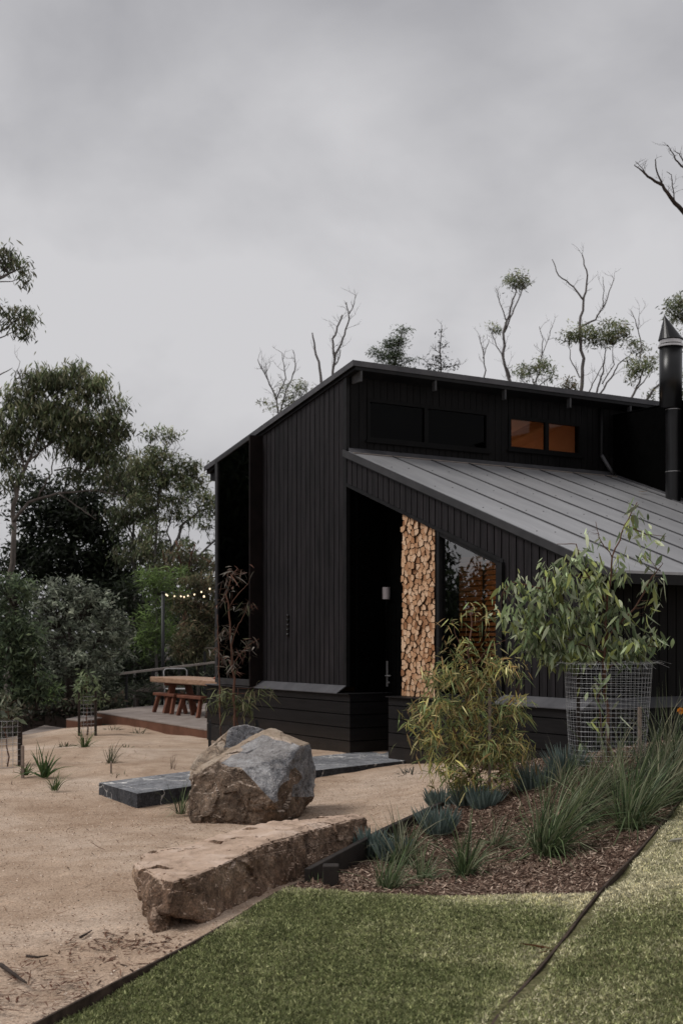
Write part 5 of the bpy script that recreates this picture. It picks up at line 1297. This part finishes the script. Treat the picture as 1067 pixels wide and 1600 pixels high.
# handrail fence behind the deck
rl = empty('handrail_fence', tuple(P3(177,1115,27)[:2])+(0,), 0, 'pale handrail on dark posts with wire infill behind the deck', 'fence')
ro = rl.location
def RM(): return MB((-ro.x, -ro.y, 0))
ra, rb_ = P3(177,1054,30), P3(336,1035,34)
mb = RM(); mb.bar(ra, rb_, .07, .05); mb.build('handrail', M['rail_wood'], rl)
for (u, v, D_) in ((239,1044,31.8),(198,1051,30.6),(320,1018,33.6),(280,1041,32.9)):
    q = P3(u, v, D_); mb = RM(); mb.tube([(q[0], q[1], -.6), tuple(q)], .035, 8); mb.build('post', M['black_metal'], rl)
mb = RM()
for k in range(1, 9):
    mb.tube([ra-[0,0,.11*k], rb_-[0,0,.11*k]], .0018, 3)
for k in range(40):
    q = ra+(rb_-ra)*k/39; mb.tube([q, q-[0,0,.9]], .0012, 3)
mb.build('wire_infill', M['wire_dark'], rl)
# undergrowth behind the fence
tree('grey_shrub', 'pale wispy undergrowth seen through the wire fence', 'bush', 31, [([(210,1105),(212,1080)], 3, 1)], [(205,1085,20,14,0,.8),(232,1078,22,16),(190,1090,16,12,0,.7),(262,1075,26,14,0,.6),(300,1068,26,14,0,.6)], pal=[(.07,.085,.055),(.09,.10,.07)], cover=1.0, L=.16, W=.02, hang=0, up=.3, clump=10)
# light pole and string of bulbs
pp = P3(255, 1060, 33); pz0 = -.9; pz1 = EYE+(HZ-926)/F*33
mb = MB(); mb.tube([(0,0,pz0),(0,0,pz1)], .045, 10); mb.tube([(0,0,pz1-.02),(0,0,pz1+.03)], .055, 10)
o = mb.build('light_pole', M['black_metal'], smooth=True); o.location = (pp[0], pp[1], 0); tag(o, 'thin black pole holding the string of bulbs behind the deck', 'pole')
cord = [(256,927),(262,929),(273,930),(283,930),(288,931),(294,929),(304,927),(315,923),(328,918)]
cpts = [P3(u, v-1.5, 33-.6*i) for i, (u, v) in enumerate(cord)]
sl = empty('festoon_lights', (pp[0], pp[1], 0), 0, 'string of small glowing warm bulbs from the black pole to the house', 'lights')
mb = MB((-pp[0], -pp[1], 0)); mb.tube(cpts+[np.array(loc2w(-4.6, .3, 1.6))], .006, 4); mb.build('cord', M['black_metal'], sl)
def ico(name, loc, r, mat, parent=None):
    bm = bmesh.new(); bmesh.ops.create_icosphere(bm, subdivisions=2, radius=r*1.0)
    for v in bm.verts: v.co.z *= 1.15
    me = bpy.data.meshes.new(name); bm.to_mesh(me); bm.free(); me.materials.append(mat); o = link(name, me, parent); o.location = loc; return o
for i, (u, v) in enumerate(cord[1:]):
    q = cpts[i+1]; ico('bulb', (q[0]-pp[0], q[1]-pp[1], q[2]-.05), .018, M['bulb'], sl)
q = P3(319, 932, 26.5); ico('bulb', (q[0]-pp[0], q[1]-pp[1], q[2]), .020, M['bulb'], sl)
q = P3(260, 929, 29.8); ico('bulb', (q[0]-pp[0], q[1]-pp[1], q[2]), .018, M['bulb'], sl)

# table and benches : local frame x along A direction
def oriented(name, p, label, cat, group=None, rz=None):
    return empty(name, (p[0], p[1], ZD), -(math.pi/2-TH) if rz is None else rz, label, cat, group)
pT = onz(283, 1110, -1.45)    # on the deck
tb_len, tb_w = 3.3, .9
tbl = oriented('picnic_table', (-2.91, 26.63, 0), 'long orange brown slab timber table on the deck', 'table')
mb = MB(); mb.box(-tb_len/2, tb_len/2, -tb_w/2, tb_w/2, .66, .775); mb.build('tabletop', M['table_top'], tbl, bevel=.015)
for sx in (-1, 1):
    mb = MB()
    for sy in (-1, 1): mb.bar((sx*1.05, sy*.34, 0), (sx*1.05, sy*.16, .66), .13, .10, up=(1,0,0))
    mb.box(sx*1.05-.05, sx*1.05+.05, -.36, .36, .60, .658); mb.build('trestle', M['table_leg'] if sx < 0 else M['table_dark'], tbl, bevel=.006)
mb = MB(); mb.box(-1.0, 1.0, -.04, .04, .28, .38); mb.build('stretcher', M['table_dark'], tbl)
def bench(p, rz, ln, label, mat='table_leg', top='table_leg', h=.43):
    b = oriented('timber_bench', p, label, 'bench', 'timber benches round the deck table', rz)
    mb = MB(); mb.box(-ln/2, ln/2, -.16, .16, h-.06, h); mb.build('seat', M[top], b, bevel=.008)
    for sx in (-1, 1):
        for sy in (-1, 1):
            mb = MB(); mb.bar((sx*(ln/2-.14)+sx*.05, sy*.17, 0), (sx*(ln/2-.14), sy*.08, h-.06), .075, .075, up=(1,0,0)); mb.build('leg', M[mat], b, bevel=.004)
    return b
rzb = -(math.pi/2-TH)
bench((-3.68, 27.5, 0), rzb, 1.1, 'dark red timber bench at the left in front of the deck table')
bench((-2.99, 26.3-.05, 0), rzb, 1.15, 'second red timber bench, nearer the house, in front of the deck table', 'table_leg', 'table_leg')
bench((-2.1, 27.1, 0), rzb, 1.9, 'timber bench on the far side of the deck table', 'table_dark', 'table_top')
# white metal chair back behind table
ch = oriented('metal_chair', (-3.75, 29.3, 0), 'white tube framed chair behind the far end of the table', 'chair', rz=math.radians(20))
mb = MB()
for sx in (-1, 1):
    mb.tube([(sx*.22, -.2, 0), (sx*.22, -.2, .45)], .012, 6); mb.tube([(sx*.26, .2, 0), (sx*.25, .2, .45)], .012, 6)
mb.build('legs', M['white_metal'], ch)
mb = MB(); mb.tube([(-.26,.2,.45),(-.27,.22,.86),(-.22,.23,.91),(.22,.23,.91),(.27,.22,.86),(.26,.2,.45)], .014, 8); mb.build('back_frame', M['white_metal'], ch, smooth=True)
mb = MB(); mb.box(-.24, .24, -.22, .2, .44, .465); mb.build('seat', M['white_metal'], ch, bevel=.01)
# little things on the table
bm = bmesh.new(); bmesh.ops.create_icosphere(bm, subdivisions=3, radius=.16)
for v in bm.verts:
    v.co.z = max(0, v.co.z)*.55; v.co += v.normal*mnoise.noise(v.co*9)*.03
me = bpy.data.meshes.new('cloth_bundle'); bm.to_mesh(me); bm.free(); me.materials.append(simple('red_cloth', (.30,.09,.06), (.42,.16,.11), 20, .9, .1)); me.polygons.foreach_set('use_smooth', [True]*len(me.polygons))
o = link('cloth_bundle', me); mw = Matrix.Rotation(rzb, 4, 'Z'); tp = (-2.91, 26.63, 0)
v_ = mw@Vector((.75, .1, 0)); o.location = (tp[0]+v_.x, tp[1]+v_.y, ZD+.773); tag(o, 'small crumpled reddish cloth lying on the timber table', 'cloth')
# dark grey cover at the far right end of table
bm = bmesh.new(); bmesh.ops.create_cone(bm, cap_ends=True, segments=20, radius1=.24, radius2=.13, depth=.2)
me = bpy.data.meshes.new('grey_bowl'); bm.to_mesh(me); bm.free(); me.materials.append(M['grey_flash']); o = link('grey_bowl', me)
v_ = mw@Vector((1.42, -.05, 0)); o.location = (tp[0]+v_.x, tp[1]+v_.y, ZD+.875); tag(o, 'dark grey upturned bowl at the house end of the table', 'bowl')
b_ = o.modifiers.new('bevel', 'BEVEL'); b_.width = .03; b_.segments = 3

# ------------------------------------------------------------------ sky, sun, camera
SUN_EL, SUN_AZ = math.radians(52), math.radians(262)   # azimuth clockwise from +Y
w = bpy.data.worlds.new('World'); S.world = w; w.use_nodes = True; nt = w.node_tree; nt.nodes.clear()
sky = nt.nodes.new('ShaderNodeTexSky'); sky.sky_type = 'NISHITA'; sky.sun_disc = False; sky.sun_elevation = SUN_EL; sky.sun_rotation = SUN_AZ
sky.dust_density = 4; sky.air_density = 1
bg1 = nt.nodes.new('ShaderNodeBackground'); bg1.inputs[1].default_value = .05; nt.links.new(sky.outputs[0], bg1.inputs[0])
tc = nt.nodes.new('ShaderNodeTexCoord'); mp = nt.nodes.new('ShaderNodeMapping'); mp.inputs['Scale'].default_value = (1, 1, 1.5); mp.inputs['Location'].default_value = (3.1, .4, .35)
nt.links.new(tc.outputs['Generated'], mp.inputs[0])
n1 = N(nt, 'ShaderNodeTexNoise', Scale=2.6, Detail=7.0, Roughness=.5, Distortion=.15); nt.links.new(mp.outputs[0], n1.inputs['Vector'])
n2 = N(nt, 'ShaderNodeTexNoise', Scale=6.5, Detail=6.0, Roughness=.5, Distortion=.3); nt.links.new(mp.outputs[0], n2.inputs['Vector'])
av = N(nt, 'ShaderNodeMath', operation='MULTIPLY_ADD'); nt.links.new(n2.outputs['Fac'], av.inputs[0]); av.inputs[1].default_value = .36
sb = N(nt, 'ShaderNodeMath', operation='MULTIPLY_ADD'); nt.links.new(n1.outputs['Fac'], sb.inputs[0]); sb.inputs[1].default_value = 1.0; sb.inputs[2].default_value = -.18; nt.links.new(sb.outputs[0], av.inputs[2])
cl = ramp(nt, av.outputs[0], [(.32, (.40,.398,.42)), (.5, (.53,.526,.545)), (.66, (.665,.658,.675))])
bg2 = nt.nodes.new('ShaderNodeBackground'); bg2.inputs[1].default_value = 1.0; nt.links.new(cl, bg2.inputs[0])
mx = nt.nodes.new('ShaderNodeMixShader'); mx.inputs[0].default_value = .93
nt.links.new(bg1.outputs[0], mx.inputs[1]); nt.links.new(bg2.outputs[0], mx.inputs[2])
wo = nt.nodes.new('ShaderNodeOutputWorld'); nt.links.new(mx.outputs[0], wo.inputs[0])
sl_ = bpy.data.lights.new('sun', 'SUN'); sl_.energy = 1.95; sl_.angle = math.radians(22); sl_.color = (1, .97, .93)
so_ = bpy.data.objects.new('sun', sl_); COL.objects.link(so_)
dv = Vector((math.sin(SUN_AZ)*math.cos(SUN_EL), math.cos(SUN_AZ)*math.cos(SUN_EL), math.sin(SUN_EL)))
so_.rotation_euler = dv.to_track_quat('Z', 'Y').to_euler()

cam = bpy.data.cameras.new('camera'); co_ = bpy.data.objects.new('camera', cam); COL.objects.link(co_); S.camera = co_
co_.location = (0, 0, EYE); co_.rotation_euler = (math.radians(90), 0, 0)
cam.sensor_fit = 'VERTICAL'; cam.sensor_height = 36; cam.lens = 36*F/1600; cam.shift_y = (HZ-800)/1600
cam.clip_start = .05; cam.clip_end = 2000
cam.dof.use_dof = True; cam.dof.focus_distance = 10.5; cam.dof.aperture_fstop = 4.0
S.view_settings.view_transform = 'Standard'; S.view_settings.look = 'None'; S.view_settings.exposure = 0
S.cycles.max_bounces = 6; S.cycles.transparent_max_bounces = 12
